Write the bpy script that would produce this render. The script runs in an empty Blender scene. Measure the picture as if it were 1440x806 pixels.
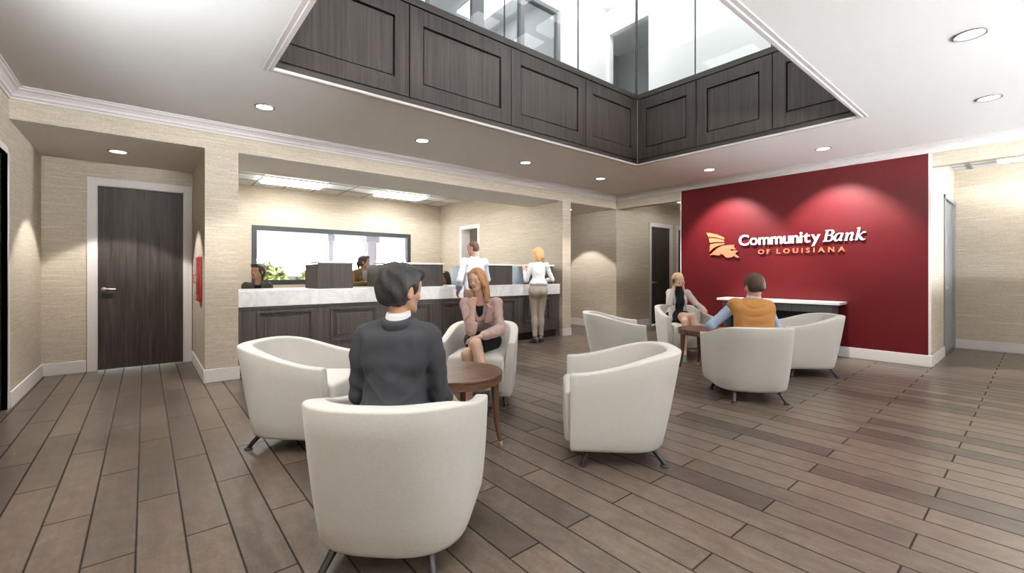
EXPOSURE = 0.06
SKY, GROUND_GLOW = 1.4, 185  # sky strength, and an added glow below the horizon for the ceilings
import bpy, bmesh, math, random
import numpy as np
from mathutils import Vector, Matrix
PI = math.pi
random.seed(7)
scene = bpy.context.scene
COL = scene.collection
R = math.radians

# ------------------------------------------------------------------ objects
def put(o, label=None, cat=None, group=None, kind=None):
    if label: o['label'] = label
    if cat: o['category'] = cat
    if group: o['group'] = group
    if kind: o['kind'] = kind
    return o

def empty(name, loc=(0, 0, 0), rz=0.0, label=None, cat=None, group=None):
    o = bpy.data.objects.new(name, None); COL.objects.link(o)
    o.empty_display_size = 0.1
    o.location = loc; o.rotation_euler = (0, 0, rz)
    return put(o, label, cat, group)

def link_mesh(name, me, mat=None, parent=None, smooth=False, angle=None):
    o = bpy.data.objects.new(name, me); COL.objects.link(o)
    if mat is not None:
        for m in (mat if isinstance(mat, (list, tuple)) else [mat]): me.materials.append(m)
    if smooth:
        me.polygons.foreach_set('use_smooth', [True] * len(me.polygons))
        if angle: me.set_sharp_from_angle(angle=R(angle))
    if parent is not None: o.parent = parent
    return o

def copy_tree(o, parent=None):
    c = o.copy(); COL.objects.link(c)
    if parent is not None: c.parent = parent
    for ch in list(o.children): copy_tree(ch, c)
    return c

class MB:
    def __init__(s): s.v = []; s.f = []; s.m = []; s.mi = 0
    def add(s, vs, fs):
        k = len(s.v); s.v += [tuple(v) for v in vs]
        for f in fs: s.f.append(tuple(i + k for i in f)); s.m.append(s.mi)
        return s
    def box(s, x0, x1, y0, y1, z0, z1):
        vs = [(x0,y0,z0),(x1,y0,z0),(x1,y1,z0),(x0,y1,z0),(x0,y0,z1),(x1,y0,z1),(x1,y1,z1),(x0,y1,z1)]
        return s.add(vs, [(0,3,2,1),(4,5,6,7),(0,1,5,4),(1,2,6,5),(2,3,7,6),(3,0,4,7)])
    def prism(s, poly, place):
        # poly: list of 2D points; place(p, t) -> 3D with t in (0, 1)
        n = len(poly)
        vs = [place(p, 0) for p in poly] + [place(p, 1) for p in poly]
        fs = [tuple(range(n))[::-1], tuple(range(n, 2*n))] + [(i, (i+1) % n, n + (i+1) % n, n + i) for i in range(n)]
        return s.add(vs, fs)
    def rows(s, rows, closed=False, cap0=False, cap1=False, wrap=False):
        n = len(rows[0]); k = len(rows); vs = [p for r in rows for p in r]; fs = []
        for i in range(k if wrap else k - 1):
            j2 = (i + 1) % k
            for j in range(n if closed else n - 1):
                a, b = j, (j + 1) % n
                fs.append((i*n + a, i*n + b, j2*n + b, j2*n + a))
        if cap0: fs.append(tuple(range(n))[::-1])
        if cap1: fs.append(tuple((k-1)*n + j for j in range(n)))
        return s.add(vs, fs)
    def tube(s, path, rad, n=12, cap=True):
        path = [Vector(p) for p in path]; rows = []
        up = Vector((0, 0, 1))
        for i, p in enumerate(path):
            d = (path[min(i+1, len(path)-1)] - path[max(i-1, 0)]).normalized()
            a = d.cross(up)
            if a.length < 1e-3: a = d.cross(Vector((0, 1, 0)))
            a.normalize(); b = a.cross(d)
            r = rad[i] if isinstance(rad, (list, tuple)) else rad
            rows.append([tuple(p + a*(math.cos(t*2*PI/n)*r) + b*(math.sin(t*2*PI/n)*r)) for t in range(n)])
        return s.rows(rows, closed=True, cap0=cap, cap1=cap)
    def lathe(s, prof, c=(0, 0, 0), n=32, cap0=True, cap1=True):
        rows = [[(c[0] + r*math.cos(t*2*PI/n), c[1] + r*math.sin(t*2*PI/n), c[2] + z) for t in range(n)] for r, z in prof]
        return s.rows(rows, closed=True, cap0=cap0, cap1=cap1)
    def mesh(s, name):
        me = bpy.data.meshes.new(name); me.from_pydata(s.v, [], s.f); me.update()
        bm = bmesh.new(); bm.from_mesh(me); bmesh.ops.recalc_face_normals(bm, faces=bm.faces[:]); bm.to_mesh(me); bm.free()
        if len(me.polygons) == len(s.m): me.polygons.foreach_set('material_index', s.m)
        return me
    def build(s, name, mat, parent=None, smooth=False, angle=40, bevel=0, seg=2):
        o = link_mesh(name, s.mesh(name), mat, parent, smooth or bevel > 0, angle)
        if bevel:
            b = o.modifiers.new('edge', 'BEVEL'); b.width = bevel; b.segments = seg; b.limit_method = 'ANGLE'; b.angle_limit = R(40)
        return o

# ------------------------------------------------------------------ materials
class NT:
    def __init__(s, name):
        s.m = bpy.data.materials.new(name); s.m.use_nodes = True
        s.t = s.m.node_tree; s.n = s.t.nodes; s.b = s.n['Principled BSDF']
    def node(s, typ, **kw):
        n = s.n.new(typ)
        for k, v in kw.items(): setattr(n, k, v)
        return n
    def set(s, sock, v):
        if isinstance(v, bpy.types.NodeSocket): s.t.links.new(v, sock)
        elif v is not None:
            if hasattr(sock.default_value, '__len__') and not hasattr(v, '__len__'): v = (v,)*len(sock.default_value)
            if hasattr(sock.default_value, '__len__') and len(sock.default_value) == 4 and len(v) == 3: v = tuple(v) + (1,)
            sock.default_value = v
    def math(s, op, a, b=None, c=None):
        n = s.node('ShaderNodeMath', operation=op)
        for i, v in enumerate((a, b, c)):
            if v is not None: s.set(n.inputs[i], v)
        return n.outputs[0]
    def pos(s): return s.node('ShaderNodeNewGeometry').outputs['Position']
    def obj(s): return s.node('ShaderNodeTexCoord').outputs['Object']
    def sep(s, v):
        n = s.node('ShaderNodeSeparateXYZ'); s.set(n.inputs[0], v); return n.outputs
    def comb(s, x=0, y=0, z=0):
        n = s.node('ShaderNodeCombineXYZ')
        for i, v in enumerate((x, y, z)): s.set(n.inputs[i], v)
        return n.outputs[0]
    def scale(s, v, sc):
        n = s.node('ShaderNodeMapping'); s.set(n.inputs['Vector'], v); n.inputs['Scale'].default_value = sc; return n.outputs[0]
    def noise(s, v, sc=5, det=2, rough=.5, dist=0):
        n = s.node('ShaderNodeTexNoise'); s.set(n.inputs['Vector'], v)
        n.inputs['Scale'].default_value = sc; n.inputs['Detail'].default_value = det
        n.inputs['Roughness'].default_value = rough; n.inputs['Distortion'].default_value = dist
        return n.outputs['Fac']
    def white(s, v):
        n = s.node('ShaderNodeTexWhiteNoise'); n.noise_dimensions = '3D'; s.set(n.inputs['Vector'], v); return n.outputs['Value']
    def ramp(s, f, stops, interp='LINEAR'):
        n = s.node('ShaderNodeValToRGB'); s.set(n.inputs[0], f); r = n.color_ramp; r.interpolation = interp
        while len(r.elements) < len(stops): r.elements.new(.5)
        for e, (p, c) in zip(r.elements, stops):
            e.position = p; e.color = tuple(c) + (1,) if hasattr(c, '__len__') else (c, c, c, 1)
        return n.outputs[0]
    def mix(s, f, a, b, mode='MIX'):
        n = s.node('ShaderNodeMix', data_type='RGBA', blend_type=mode)
        s.set(n.inputs['Factor'], f); s.set(n.inputs[6], a); s.set(n.inputs[7], b); return n.outputs[2]
    def bump(s, h, strength=.2, dist=.01):
        n = s.node('ShaderNodeBump'); s.set(n.inputs['Height'], h); n.inputs['Strength'].default_value = strength; n.inputs['Distance'].default_value = dist
        s.t.links.new(n.outputs[0], s.b.inputs['Normal'])
    def out(s, color=None, rough=.5, metal=0, spec=None, emit=None, estr=0, coat=None, sheen=None):
        s.set(s.b.inputs['Base Color'], color); s.set(s.b.inputs['Roughness'], rough); s.set(s.b.inputs['Metallic'], metal)
        if spec is not None: s.set(s.b.inputs['Specular IOR Level'], spec)
        if emit is not None:
            s.set(s.b.inputs['Emission Color'], emit); s.b.inputs['Emission Strength'].default_value = estr
        if coat is not None: s.b.inputs['Coat Weight'].default_value = coat
        if sheen is not None:
            s.b.inputs['Sheen Weight'].default_value = sheen; s.b.inputs['Sheen Roughness'].default_value = .6
        return s.m

def plain(name, col, rough=.5, metal=0, spec=None, var=.06, sc=30, bump=.0, coat=None, sheen=None):
    """solid colour with a slight procedural variation"""
    t = NT(name); f = t.noise(t.obj(), sc, 3)
    a = tuple(c*(1-var) for c in col); b = tuple(min(1, c*(1+var)) for c in col)
    c = t.ramp(f, [(.3, a), (.7, b)])
    if bump: t.bump(t.noise(t.obj(), sc*4, 3), bump, .004)
    return t.out(c, rough, metal, spec, coat=coat, sheen=sheen)

def fabric(name, col, weave=420, bump=.25, rough=.9, var=.07, sheen=.15):
    t = NT(name); p = t.obj()
    x, y, z = t.sep(p)
    w1 = t.noise(t.scale(p, (weave, weave, weave*.25)), 1, 2)
    w2 = t.noise(t.scale(p, (weave*.25, weave*.25, weave)), 1, 2)
    f = t.math('MULTIPLY', t.math('ADD', w1, w2), .5)
    a = tuple(c*(1-var*1.6) for c in col); b = tuple(min(1, c*(1+var)) for c in col)
    c = t.ramp(f, [(.35, a), (.65, b)])
    t.bump(f, bump, .003)
    return t.out(c, rough, 0, .25, sheen=sheen)

def wood(name, dark, light, rough=.45, along='z', fine=70, coat=None, spec=.4, use_pos=True):
    t = NT(name); p = t.pos() if use_pos else t.obj()
    k = {'z': (fine, fine, 1.6), 'x': (1.6, fine, fine), 'y': (fine, 1.6, fine)}[along]
    f1 = t.noise(t.scale(p, k), 1, 4, .6, .3)
    k2 = tuple(c*.22 for c in k)
    f2 = t.noise(t.scale(p, k2), 1, 3, .55, .8)
    f = t.math('ADD', t.math('MULTIPLY', f1, .6), t.math('MULTIPLY', f2, .4))
    c = t.ramp(f, [(.36, dark), (.62, light)])
    t.bump(f1, .12, .002)
    return t.out(c, rough, 0, spec, coat=coat)

def wallpaper():
    t = NT('grasscloth_wallpaper'); p = t.pos(); x, y, z = t.sep(p)
    h = t.math('ADD', x, y)
    n1 = t.noise(t.comb(t.math('MULTIPLY', h, 7.0), 0, t.math('MULTIPLY', z, 190)), 1, 3, .6)
    n2 = t.noise(t.comb(t.math('MULTIPLY', h, 2.2), 3.1, t.math('MULTIPLY', z, 55)), 1, 3, .6)
    n3 = t.noise(t.comb(t.math('MULTIPLY', h, 1.6), 7.7, t.math('MULTIPLY', z, 60)), 1, 1, .4)
    n4 = t.noise(t.comb(t.math('MULTIPLY', h, 60), 1.7, t.math('MULTIPLY', z, 60)), 1, 2, .5)
    f = t.math('ADD', t.math('MULTIPLY', n1, .42), t.math('ADD', t.math('MULTIPLY', n2, .30), t.math('MULTIPLY', n4, .28)))
    c = t.ramp(f, [(.34, (.36, .305, .230)), (.5, (.47, .408, .322)), (.66, (.575, .512, .418))])
    th = t.ramp(n3, [(.66, 0), (.72, 1)])
    c2 = t.mix(t.math('MULTIPLY', th, .5), c, (.66, .61, .52))
    t.bump(f, .25, .004)
    return t.out(c2, .8, 0, .25)

def floor_mat():
    t = NT('plank_floor'); p = t.pos(); x, y, z = t.sep(p)
    W, L = .185, 1.136
    u = t.math('DIVIDE', t.math('ADD', x, .033), W); row = t.math('FLOOR', u); fu = t.math('FRACT', u)
    par = t.math('FLOORED_MODULO', row, 2.0)          # running bond: alternate rows shift by half a plank
    off = t.math('ADD', t.math('MULTIPLY', par, .503), -2.672/L - .503)
    v = t.math('ADD', t.math('DIVIDE', y, L), off); col = t.math('FLOOR', v); fv = t.math('FRACT', v)
    idn = t.white(t.comb(row, col, 1.7)); idn2 = t.white(t.comb(row, col, 9.1))
    eu = t.math('MULTIPLY', t.math('MINIMUM', fu, t.math('SUBTRACT', 1, fu)), W)
    ev = t.math('MULTIPLY', t.math('MINIMUM', fv, t.math('SUBTRACT', 1, fv)), L)
    e = t.math('MINIMUM', eu, ev)
    g = t.ramp(e, [(.0030, 1), (.0046, 0)])
    o = t.math('MULTIPLY', idn, 37.0)
    gx = t.math('ADD', t.math('MULTIPLY', x, 26), o)
    n1 = t.noise(t.comb(gx, t.math('MULTIPLY', y, 1.5), o), 1, 5, .62, .7)
    n2 = t.noise(t.comb(t.math('MULTIPLY', x, 16), t.math('MULTIPLY', y, 9), o), 1, 4, .55, .3)
    n3 = t.noise(t.comb(t.math('MULTIPLY', x, 150), t.math('MULTIPLY', y, 55), o), 1, 3, .6)
    f = t.math('ADD', t.math('MULTIPLY', n1, .25), t.math('ADD', t.math('MULTIPLY', n2, .42), t.math('MULTIPLY', n3, .33)))
    base = t.ramp(f, [(.30, (.052, .038, .029)), (.5, (.100, .076, .060)), (.70, (.160, .126, .103))])
    tone = t.ramp(idn2, [(0, (.58, .58, .60)), (.25, (.90, .90, .90)), (.5, (1.0, 1.0, 1.0)), (1, (1.18, 1.16, 1.13))])
    c = t.mix(1.0, base, tone, 'MULTIPLY')
    c = t.mix(g, c, (.008, .006, .005))
    hgt = t.math('SUBTRACT', t.math('MULTIPLY', f, .05), g)
    t.bump(hgt, .22, .004)
    r = t.math('ADD', t.math('MULTIPLY', f, .08), .25)
    r = t.math('ADD', r, t.math('MULTIPLY', g, .6))
    t.set(t.b.inputs['Specular IOR Level'], t.math('MULTIPLY', t.math('SUBTRACT', 1.0, g), .36))
    return t.out(c, r, 0)

def marble_mat():
    t = NT('white_marble'); p = t.pos()
    d = t.noise(p, 3.2, 5, .65, 1.2)
    v = t.math('ABSOLUTE', t.math('SUBTRACT', d, .5))
    c = t.ramp(v, [(0, (.70, .70, .71)), (.020, (.80, .80, .80)), (.12, (.86, .86, .855))])
    return t.out(c, .22, 0, .5)

def ceiling_mat(name='ceiling_paint', col=(.92, .915, .905)):
    t = NT(name); f = t.noise(t.pos(), 260, 2)
    t.bump(f, .05, .002)
    a = t.ramp(t.noise(t.pos(), 1.2, 2), [(.3, tuple(c*.985 for c in col)), (.7, col)])
    return t.out(a, .85, 0, .2)

def red_mat():
    t = NT('red_paint'); p = t.pos()
    f = t.noise(p, 180, 3)
    c = t.ramp(f, [(.3, (.084, .0032, .0056)), (.7, (.094, .0037, .0064))])
    t.bump(f, .05, .002)
    return t.out(c, .5, 0, .25)

def glass_mat(name, tint=(.93, .95, .95), rough=.0, refl=.10):
    t = NT(name); n = t.n; n.remove(t.b)
    tr = t.node('ShaderNodeBsdfTransparent'); tr.inputs[0].default_value = tint + (1,)
    gl = t.node('ShaderNodeBsdfGlossy'); gl.inputs['Roughness'].default_value = rough
    lw = t.node('ShaderNodeLayerWeight'); lw.inputs[0].default_value = .5
    f = t.math('POWER', lw.outputs['Facing'], 5.0)
    f = t.math('ADD', t.math('MULTIPLY', f, .35), refl*.15)
    mx = t.node('ShaderNodeMixShader'); t.t.links.new(f, mx.inputs[0]); t.t.links.new(tr.outputs[0], mx.inputs[1]); t.t.links.new(gl.outputs[0], mx.inputs[2])
    t.t.links.new(mx.outputs[0], n['Material Output'].inputs['Surface'])
    return t.m

def emit_mat(name, col, strength):
    t = NT(name); f = t.ramp(t.noise(t.obj(), 3, 1), [(0, tuple(c*.98 for c in col)), (1, col)])
    return t.out((.8, .8, .8), .5, 0, None, f, strength)

def tile_mat():
    t = NT('ceiling_tile'); p = t.pos()
    f = t.noise(p, 300, 3)
    c = t.ramp(f, [(.3, (.80, .80, .79)), (.6, (.88, .88, .87))])
    t.bump(f, .1, .002)
    return t.out(c, .9, 0, .1)

MAT = {}
MAT['wall'] = wallpaper(); MAT['floor'] = floor_mat(); MAT['ceil'] = ceiling_mat(); MAT['trim'] = ceiling_mat('trim_paint', (.66, .62, .60))
MAT['red'] = red_mat(); MAT['marble'] = marble_mat(); MAT['tile'] = tile_mat()
MAT['upper'] = ceiling_mat('upper_wall_paint', (.84, .84, .84))
MAT['dwood'] = wood('dark_oak_veneer', (.024, .019, .017), (.064, .052, .046), .45)
MAT['cwood'] = wood('counter_oak_veneer', (.040, .034, .031), (.092, .078, .071), .38)
MAT['cwood_h'] = wood('counter_oak_rail', (.044, .038, .035), (.088, .075, .068), .38, 'x')
MAT['dwood_h'] = wood('dark_oak_veneer_rail', (.027, .022, .020), (.062, .050, .044), .45, 'x')
MAT['dwood_y'] = wood('dark_oak_veneer_side_rail', (.027, .022, .020), (.062, .050, .044), .45, 'y')
MAT['door'] = wood('smoked_oak_door', (.022, .016, .013), (.066, .051, .042), .5, 'z', 34, spec=.25)
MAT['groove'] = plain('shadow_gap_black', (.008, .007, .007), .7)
MAT['table'] = wood('walnut', (.070, .034, .020), (.160, .085, .050), .32, 'x', 40, use_pos=False)
MAT['table_v'] = wood('walnut_leg', (.075, .036, .020), (.165, .085, .048), .35, 'z', 60, use_pos=False)
MAT['brass'] = plain('pale_brass', (.72, .50, .33), .35, .6)
MAT['chair'] = fabric('ivory_upholstery', (.575, .55, .51), 330, .22, .88, .05)
MAT['leg'] = plain('gunmetal', (.05, .05, .052), .28, .8)
MAT['black'] = plain('black_rubber', (.012, .012, .012), .6)
MAT['steel'] = plain('satin_nickel', (.62, .60, .57), .3, 1.0)
MAT['greymetal'] = plain('grey_hollow_metal', (.26, .26, .27), .45, .0)
MAT['frame'] = plain('charcoal_frame', (.022, .025, .030), .5)
MAT['grey_lam'] = wood('grey_laminate', (.070, .075, .082), (.115, .120, .130), .45, 'z', 60)
MAT['white_top'] = plain('white_solid_surface', (.84, .83, .82), .3, var=.02)
MAT['redmetal'] = plain('red_enamel', (.55, .03, .035), .35)
MAT['glass'] = glass_mat('clear_glass'); MAT['glass_dark'] = glass_mat('tinted_glass', (.72, .74, .76), .02, .14)
MAT['lamp'] = emit_mat('downlight_lens', (1.0, .97, .92), 12)
MAT['troffer'] = emit_mat('troffer_diffuser', (1.0, .99, .96), 26)
MAT['sign_white'] = plain('white_letter_acrylic', (.86, .85, .85), .35, var=.01)
MAT['sign_orange'] = plain('orange_letter_acrylic', (.64, .19, .095), .4, var=.02)
# ------------------------------------------------------------------ the room shell (metres; the camera stands over 0,0)
ZC, ZS = 3.05, 2.743          # lobby ceiling, dropped soffits
YW, XR = 6.24, 8.30           # teller-side wall plane, logo-side wall plane
OX0, OX1, OY0, OY1 = .845, 6.18, 1.33, 4.24   # ceiling opening
XE, YB, XW = 10.72, 11.07, -.99
YN = -3.6                     # wall behind the camera
ZU, ZUC = 3.60, 6.45          # upper floor, upper ceiling

def struct(name, mb, mat, parent=None, bevel=0, label=None):
    o = mb.build(name, mat, parent, bevel=bevel)
    if parent is None: put(o, label, None, None, 'structure')
    return o

b = MB().box(-2.2, 13.2, YN - .2, YB + 1.6, -.12, 0); struct('floor', b, MAT['floor'], label='dark wood-look plank floor')
# lobby ceiling around the opening
b = MB(); T = ZC + .16
e_ = .058
b.box(XW - .3, OX0 - e_, YN, YW + .04, ZC, T); b.box(OX1 + e_, XR + .04, YN, YW + .04, ZC, T)
b.box(OX0 - e_, OX1 + e_, YN, OY0 - e_, ZC, T); b.box(OX0 - e_, OX1 + e_, OY1 + e_, YW + .04, ZC, T)
struct('ceiling', b, MAT['ceil'], label='white lobby ceiling with a rectangular opening to the floor above')
# soffits and higher ceilings beyond the headers
b = MB(); b.box(XW, .535, YW + .001, 7.93, ZS, ZC + .1); struct('ceiling_alcove', b, MAT['ceil'], label='low white ceiling over the door alcove')
b = MB(); b.box(.87, 6.515, YW + .001, 7.31, ZS, 3.4); struct('ceiling_soffit', b, MAT['ceil'], label='flat white soffit over the teller counter')
b = MB(); b.box(6.755, 8.28, YW + .001, 13.0, ZS, ZC + .1); struct('ceiling_passage', b, MAT['ceil'], label='low white ceiling over the passage')
ZT = 3.20
b = MB(); b.box(.535, 6.755, 7.31, YB + .3, ZT, ZT + .1); struct('ceiling_teller', b, MAT['tile'], label='lay-in tile ceiling behind the teller line')
b = MB(); b.box(XR + .04, 13.2, .985, YW + .2, 3.045, 3.2); struct('ceiling_corridor', b, MAT['tile'], label='tile ceiling of the corridor beside the red wall')
b = MB(); b.box(XR + .04, 13.2, YN, .985, 3.045, 3.2); struct('ceiling_right', b, MAT['tile'], label='tile ceiling beyond the header')
# T-bar grids
g = MB()
for x in (1.795, 3.02, 3.62, 4.22, 5.44, 6.03): g.box(x - .012, x + .012, 7.31, YB, ZT - .006, ZT)
for x, y0, y1 in ((2.40, 7.31, 9.78), (2.40, 10.40, YB), (4.83, 7.31, 9.78), (4.83, 10.40, YB), (1.19, 7.31, YB)): g.box(x - .012, x + .012, y0, y1, ZT - .006, ZT)
for y in (7.95, 8.56, 9.17, 9.78, 10.40): g.box(.87, 6.515, y - .012, y + .012, ZT - .006, ZT)
struct('trim_ceiling_grid', g, MAT['greymetal'], label='grey T-bar grid of the teller ceiling')
g = MB()
for y in (-1.6, -.4, .78): g.box(XR + .05, XE, y - .02, y + .02, 3.035, 3.045)
for x in (9.12, 10.34): g.box(x - .012, x + .012, YN, .98, 3.037, 3.045)
struct('trim_ceiling_grid_side', g, MAT['greymetal'], label='grey T-bar grid of the side ceiling')
g = MB()
for y in (2.7, 3.9, 5.1): g.box(XR + .05, 13, y - .014, y + .014, 3.037, 3.045)
for x in (8.9, 10.1, 11.3): g.box(x - .012, x + .012, .99, YW, 3.037, 3.045)
struct('trim_ceiling_grid_corridor', g, MAT['greymetal'], label='grey T-bar grid of the corridor ceiling')

# walls, grasscloth
b = MB(); b.box(XW, .535, YW, YW + .14, ZS + .001, ZC + .05); b.box(.87, 6.515, YW, YW + .14, ZS + .001, ZC + .05); b.box(6.755, XR, YW, YW + .14, ZS + .001, ZC + .05)
struct('wall_teller_header', b, MAT['wall'], label='grasscloth header over the teller line')
b = MB(); b.box(.535, .87, YW, YB, 0, ZC + .3); struct('wall_pier', b, MAT['wall'], label='grasscloth pier between alcove and teller line')
b = MB(); b.box(6.515, 6.755, YW, 9.20, 0, ZC + .3); b.box(6.515, 6.755, 9.95, 13, 0, ZC + .3); b.box(6.515, 6.755, 9.2, 9.95, 2.44, ZC + .3)
struct('wall_teller_right', b, MAT['wall'], label='grasscloth wall at the far end of the counter')
b = MB(); b.box(XW - .14, XW, 6.20, 8.1, 0, ZC + .1); b.box(XW - .14, XW, 3.4, 4.2, 0, ZC + .1); b.box(XW - .14, XW, YN, -3.3, 0, ZC + .1); b.box(XW - .14, XW, -3.3, 3.4, 0, 2.05); b.box(XW - .14, XW, -3.3, 3.4, 2.95, ZC + .1); b.box(XW - .14, XW, 4.2, 6.2, 2.40, ZC + .1)  # high opening out of view added to light the ceiling
struct('wall_left', b, MAT['wall'], label='grasscloth wall beside the dark glazed entrance door')
b = MB(); b.box(XW, -.49, 7.93, 8.07, 0, ZS + .1); b.box(.435, .535, 7.93, 8.07, 0, ZS + .1); b.box(-.49, .435, 7.93, 8.07, 2.445, ZS + .1)
struct('wall_alcove', b, MAT['wall'], label='grasscloth back wall of the door alcove')
# back wall of the teller room with the long window
WX0, WX1, WZ0, WZ1 = 1.822, 5.558, 1.06, 2.31
b = MB(); b.box(.535, WX0, YB, YB + .2, 0, ZT + .1); b.box(WX1, 6.755, YB, YB + .2, 0, ZT + .1)
b.box(WX0, WX1, YB, YB + .2, 0, WZ0); b.box(WX0, WX1, YB, YB + .2, WZ1, ZT + .1)
struct('wall_back', b, MAT['wall'], label='grasscloth wall with the long window behind the tellers')
b = MB(); b.box(8.28, XR + .1, YW, 13, 0, ZC + .1); struct('wall_passage', b, MAT['wall'], label='grasscloth wall of the passage with a light scallop')
b = MB(); b.box(6.755, 8.28, 12.9, 13, 0, ZS + .1); struct('wall_passage_end', b, MAT['wall'])
b = MB(); b.box(XR + .1, 9.675, YW, YW + .12, 0, 3.1); b.box(10.56, 10.93, YW, YW + .12, 0, 3.1); b.box(11.8, 13.2, YW, YW + .12, 0, 3.1)
b.box(9.675, 10.56, YW, YW + .12, 2.45, 3.1); b.box(10.93, 11.8, YW, YW + .12, 2.45, 3.1)
struct('wall_corridor', b, MAT['wall'], label='grasscloth corridor wall with two dark doors')
b = MB(); b.box(13.1, 13.2, .985, YW, 0, 3.1); struct('wall_corridor_end', b, MAT['wall'])
b = MB(); b.box(XR, XR + .14, YN, YW, ZS, ZC + .05); struct('wall_logo_header', b, MAT['wall'], label='grasscloth header over the openings beside the red wall')
# logo wall: a block with the red panel on its face and the grasscloth return
b = MB(); b.box(8.30, 9.50, .985, 4.66, 0, ZS); b.box(9.50, 13.1, 1.05, 4.66, 0, 3.045); b.box(8.44, 9.50, .985, 4.66, ZS, 3.045)
b.box(10.60, 10.75, .985, 1.05, 0, 3.045); b.box(9.5, 10.6, .985, 1.05, 2.50, 3.045)
struct('wall_return', b, MAT['wall'], label='grasscloth return at the end of the red wall')
b = MB(); b.box(8.26, 8.299, 1.012, 4.640, .15, 2.925); struct('wall_logo', b, MAT['red'], label='deep red feature wall with the raised lettering')
b = MB(); b.box(8.258, 8.30, .985, 1.012, .15, 2.925); b.box(8.258, 8.30, 4.640, 4.66, .15, 2.925); struct('trim_logo_edge', b, MAT['trim'], label='white edge strip of the red wall')
b = MB(); b.box(XE, XE + .14, -.45, .985, 0, 3.1); b.box(XE, XE + .14, YN, -.45, 0, .95); b.box(XE, XE + .14, YN, -.45, 2.8, 3.1); b.box(XE, XE + .14, YN, -3.3, .95, 2.8); struct('wall_right', b, MAT['wall'], label='grasscloth wall beyond the red wall')  # unseen side opening added so low light grazes the lobby ceiling
# the unseen side behind the camera: a wall with a made-up opening to let daylight in
b = MB(); b.box(XW - .14, XW + .3, YN - .14, YN, 0, ZC + .1); b.box(XW + .3, XE, YN - .14, YN, 2.95, ZC + .1); b.box(XE - .4, XE, YN - .14, YN, 0, 2.95); b.box(XW + .3, XE - .4, YN - .14, YN, 0, 1.25)
struct('wall_front', b, MAT['wall'], label='grasscloth wall behind the view with openings added for daylight')

# crown moulding, swept along the three walls
prof = [(0, 0), (.012, 0), (.016, .022), (.030, .030), (.034, .05), (.060, .078), (.078, .088), (.082, .104), (.094, .108), (.094, .12), (0, .12)]
Z0 = ZC - .12
b = MB()
b.prism(prof, lambda p, t: ((XW + p[0] if t == 0 else XR - p[0]), YW - p[0], Z0 + p[1]))
struct('trim_1', b, MAT['trim'], label='crown moulding along the teller wall')
b = MB(); b.prism(prof, lambda p, t: (XR - p[0], (YW - p[0] if t == 0 else YN), Z0 + p[1])); struct('trim_2', b, MAT['trim'], label='crown moulding along the red wall')
b = MB(); b.prism(prof, lambda p, t: (XW + p[0], (YW - p[0] if t == 0 else YN), Z0 + p[1])); struct('trim_3', b, MAT['trim'], label='crown moulding over the entrance door')
# small moulding round the ceiling opening
b = MB()
def ring(b, x0, x1, y0, y1, prof, z):
    rows = []
    for o, h in prof: rows.append([(x0 - o, y0 - o, z + h), (x1 + o, y0 - o, z + h), (x1 + o, y1 + o, z + h), (x0 - o, y1 + o, z + h)])
    b.rows(rows, closed=True)
ring(b, OX0, OX1, OY0, OY1, [(-.003, .010), (-.004, -.012), (.004, -.018), (.03, -.018), (.034, -.008), (.066, -.008), (.07, .002)], ZC)
struct('trim_4', b, MAT['trim'], label='white moulding round the ceiling opening')

# baseboards
BB = .155
def base(name, segs, label):
    b = MB()
    for s_ in segs: b.box(*s_, 0, BB)
    struct(name, b, MAT['trim'], bevel=.004, label=label)
base('baseboard_alcove', [(XW + .015, -.585, 7.915, 7.93)], 'white baseboard of the alcove')
base('baseboard_left', [(XW, XW + .015, 6.27, 7.93)], 'white baseboard on the wall by the entrance')
base('baseboard_pier', [(.52, .535, YW - .015, 7.93), (.535, .885, YW - .015, YW), (.87, .885, YW, 6.30)], 'white baseboard round the left pier')
base('baseboard_pier_right', [(6.50, 6.515, YW - .015, 6.31), (6.515, 6.77, YW - .015, YW), (6.755, 6.77, YW, 12.9)], 'white baseboard round the right pier')
base('baseboard_passage', [(8.265, 8.28, YW, 12.9), (8.265, 9.585, YW - .015, YW), (10.66, 10.86, YW - .015, YW)], 'white baseboard of passage and corridor')
base('baseboard_logo', [(8.24, 8.30, .97, 4.67), (8.30, 9.44, .97, .985)], 'white baseboard under the red wall')
base('baseboard_right', [(XE - .015, XE, YN, .985)], 'white baseboard on the wall beyond the red wall')

# ---- doors ------------------------------------------------------------------
def casing_x(b, x0, x1, ztop, y, w=.09, d=.02, jamb=.1):
    """casing on a wall that runs along X, face at y looking towards -Y"""
    b.box(x0 - w, x0, y - d, y, 0, ztop + w); b.box(x1, x1 + w, y - d, y, 0, ztop + w); b.box(x0, x1, y - d, y, ztop, ztop + w)
    b.box(x0 - .002, x0 + .012, y - .012, y + jamb, 0, ztop); b.box(x1 - .012, x1 + .002, y - .012, y + jamb, 0, ztop); b.box(x0 + .012, x1 - .012, y - .012, y + jamb, ztop - .012, ztop + .002)

def lever(parent, x, y, z, dirn=1):
    h = MB(); h.rows([[(x + r*math.cos(t*PI/8), y - d, z + r*math.sin(t*PI/8)) for t in range(16)] for r, d in ((.026, 0), (.026, .008), (.012, .012), (.011, .05), (.006, .056))], closed=True, cap0=True, cap1=True)
    h.tube([(x, y - .045, z), (x + dirn*.03, y - .05, z), (x + dirn*.12, y - .046, z - .002)], [.010, .0095, .008], 10)
    return h.build('handle', MAT['steel'], parent, smooth=True)

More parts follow.
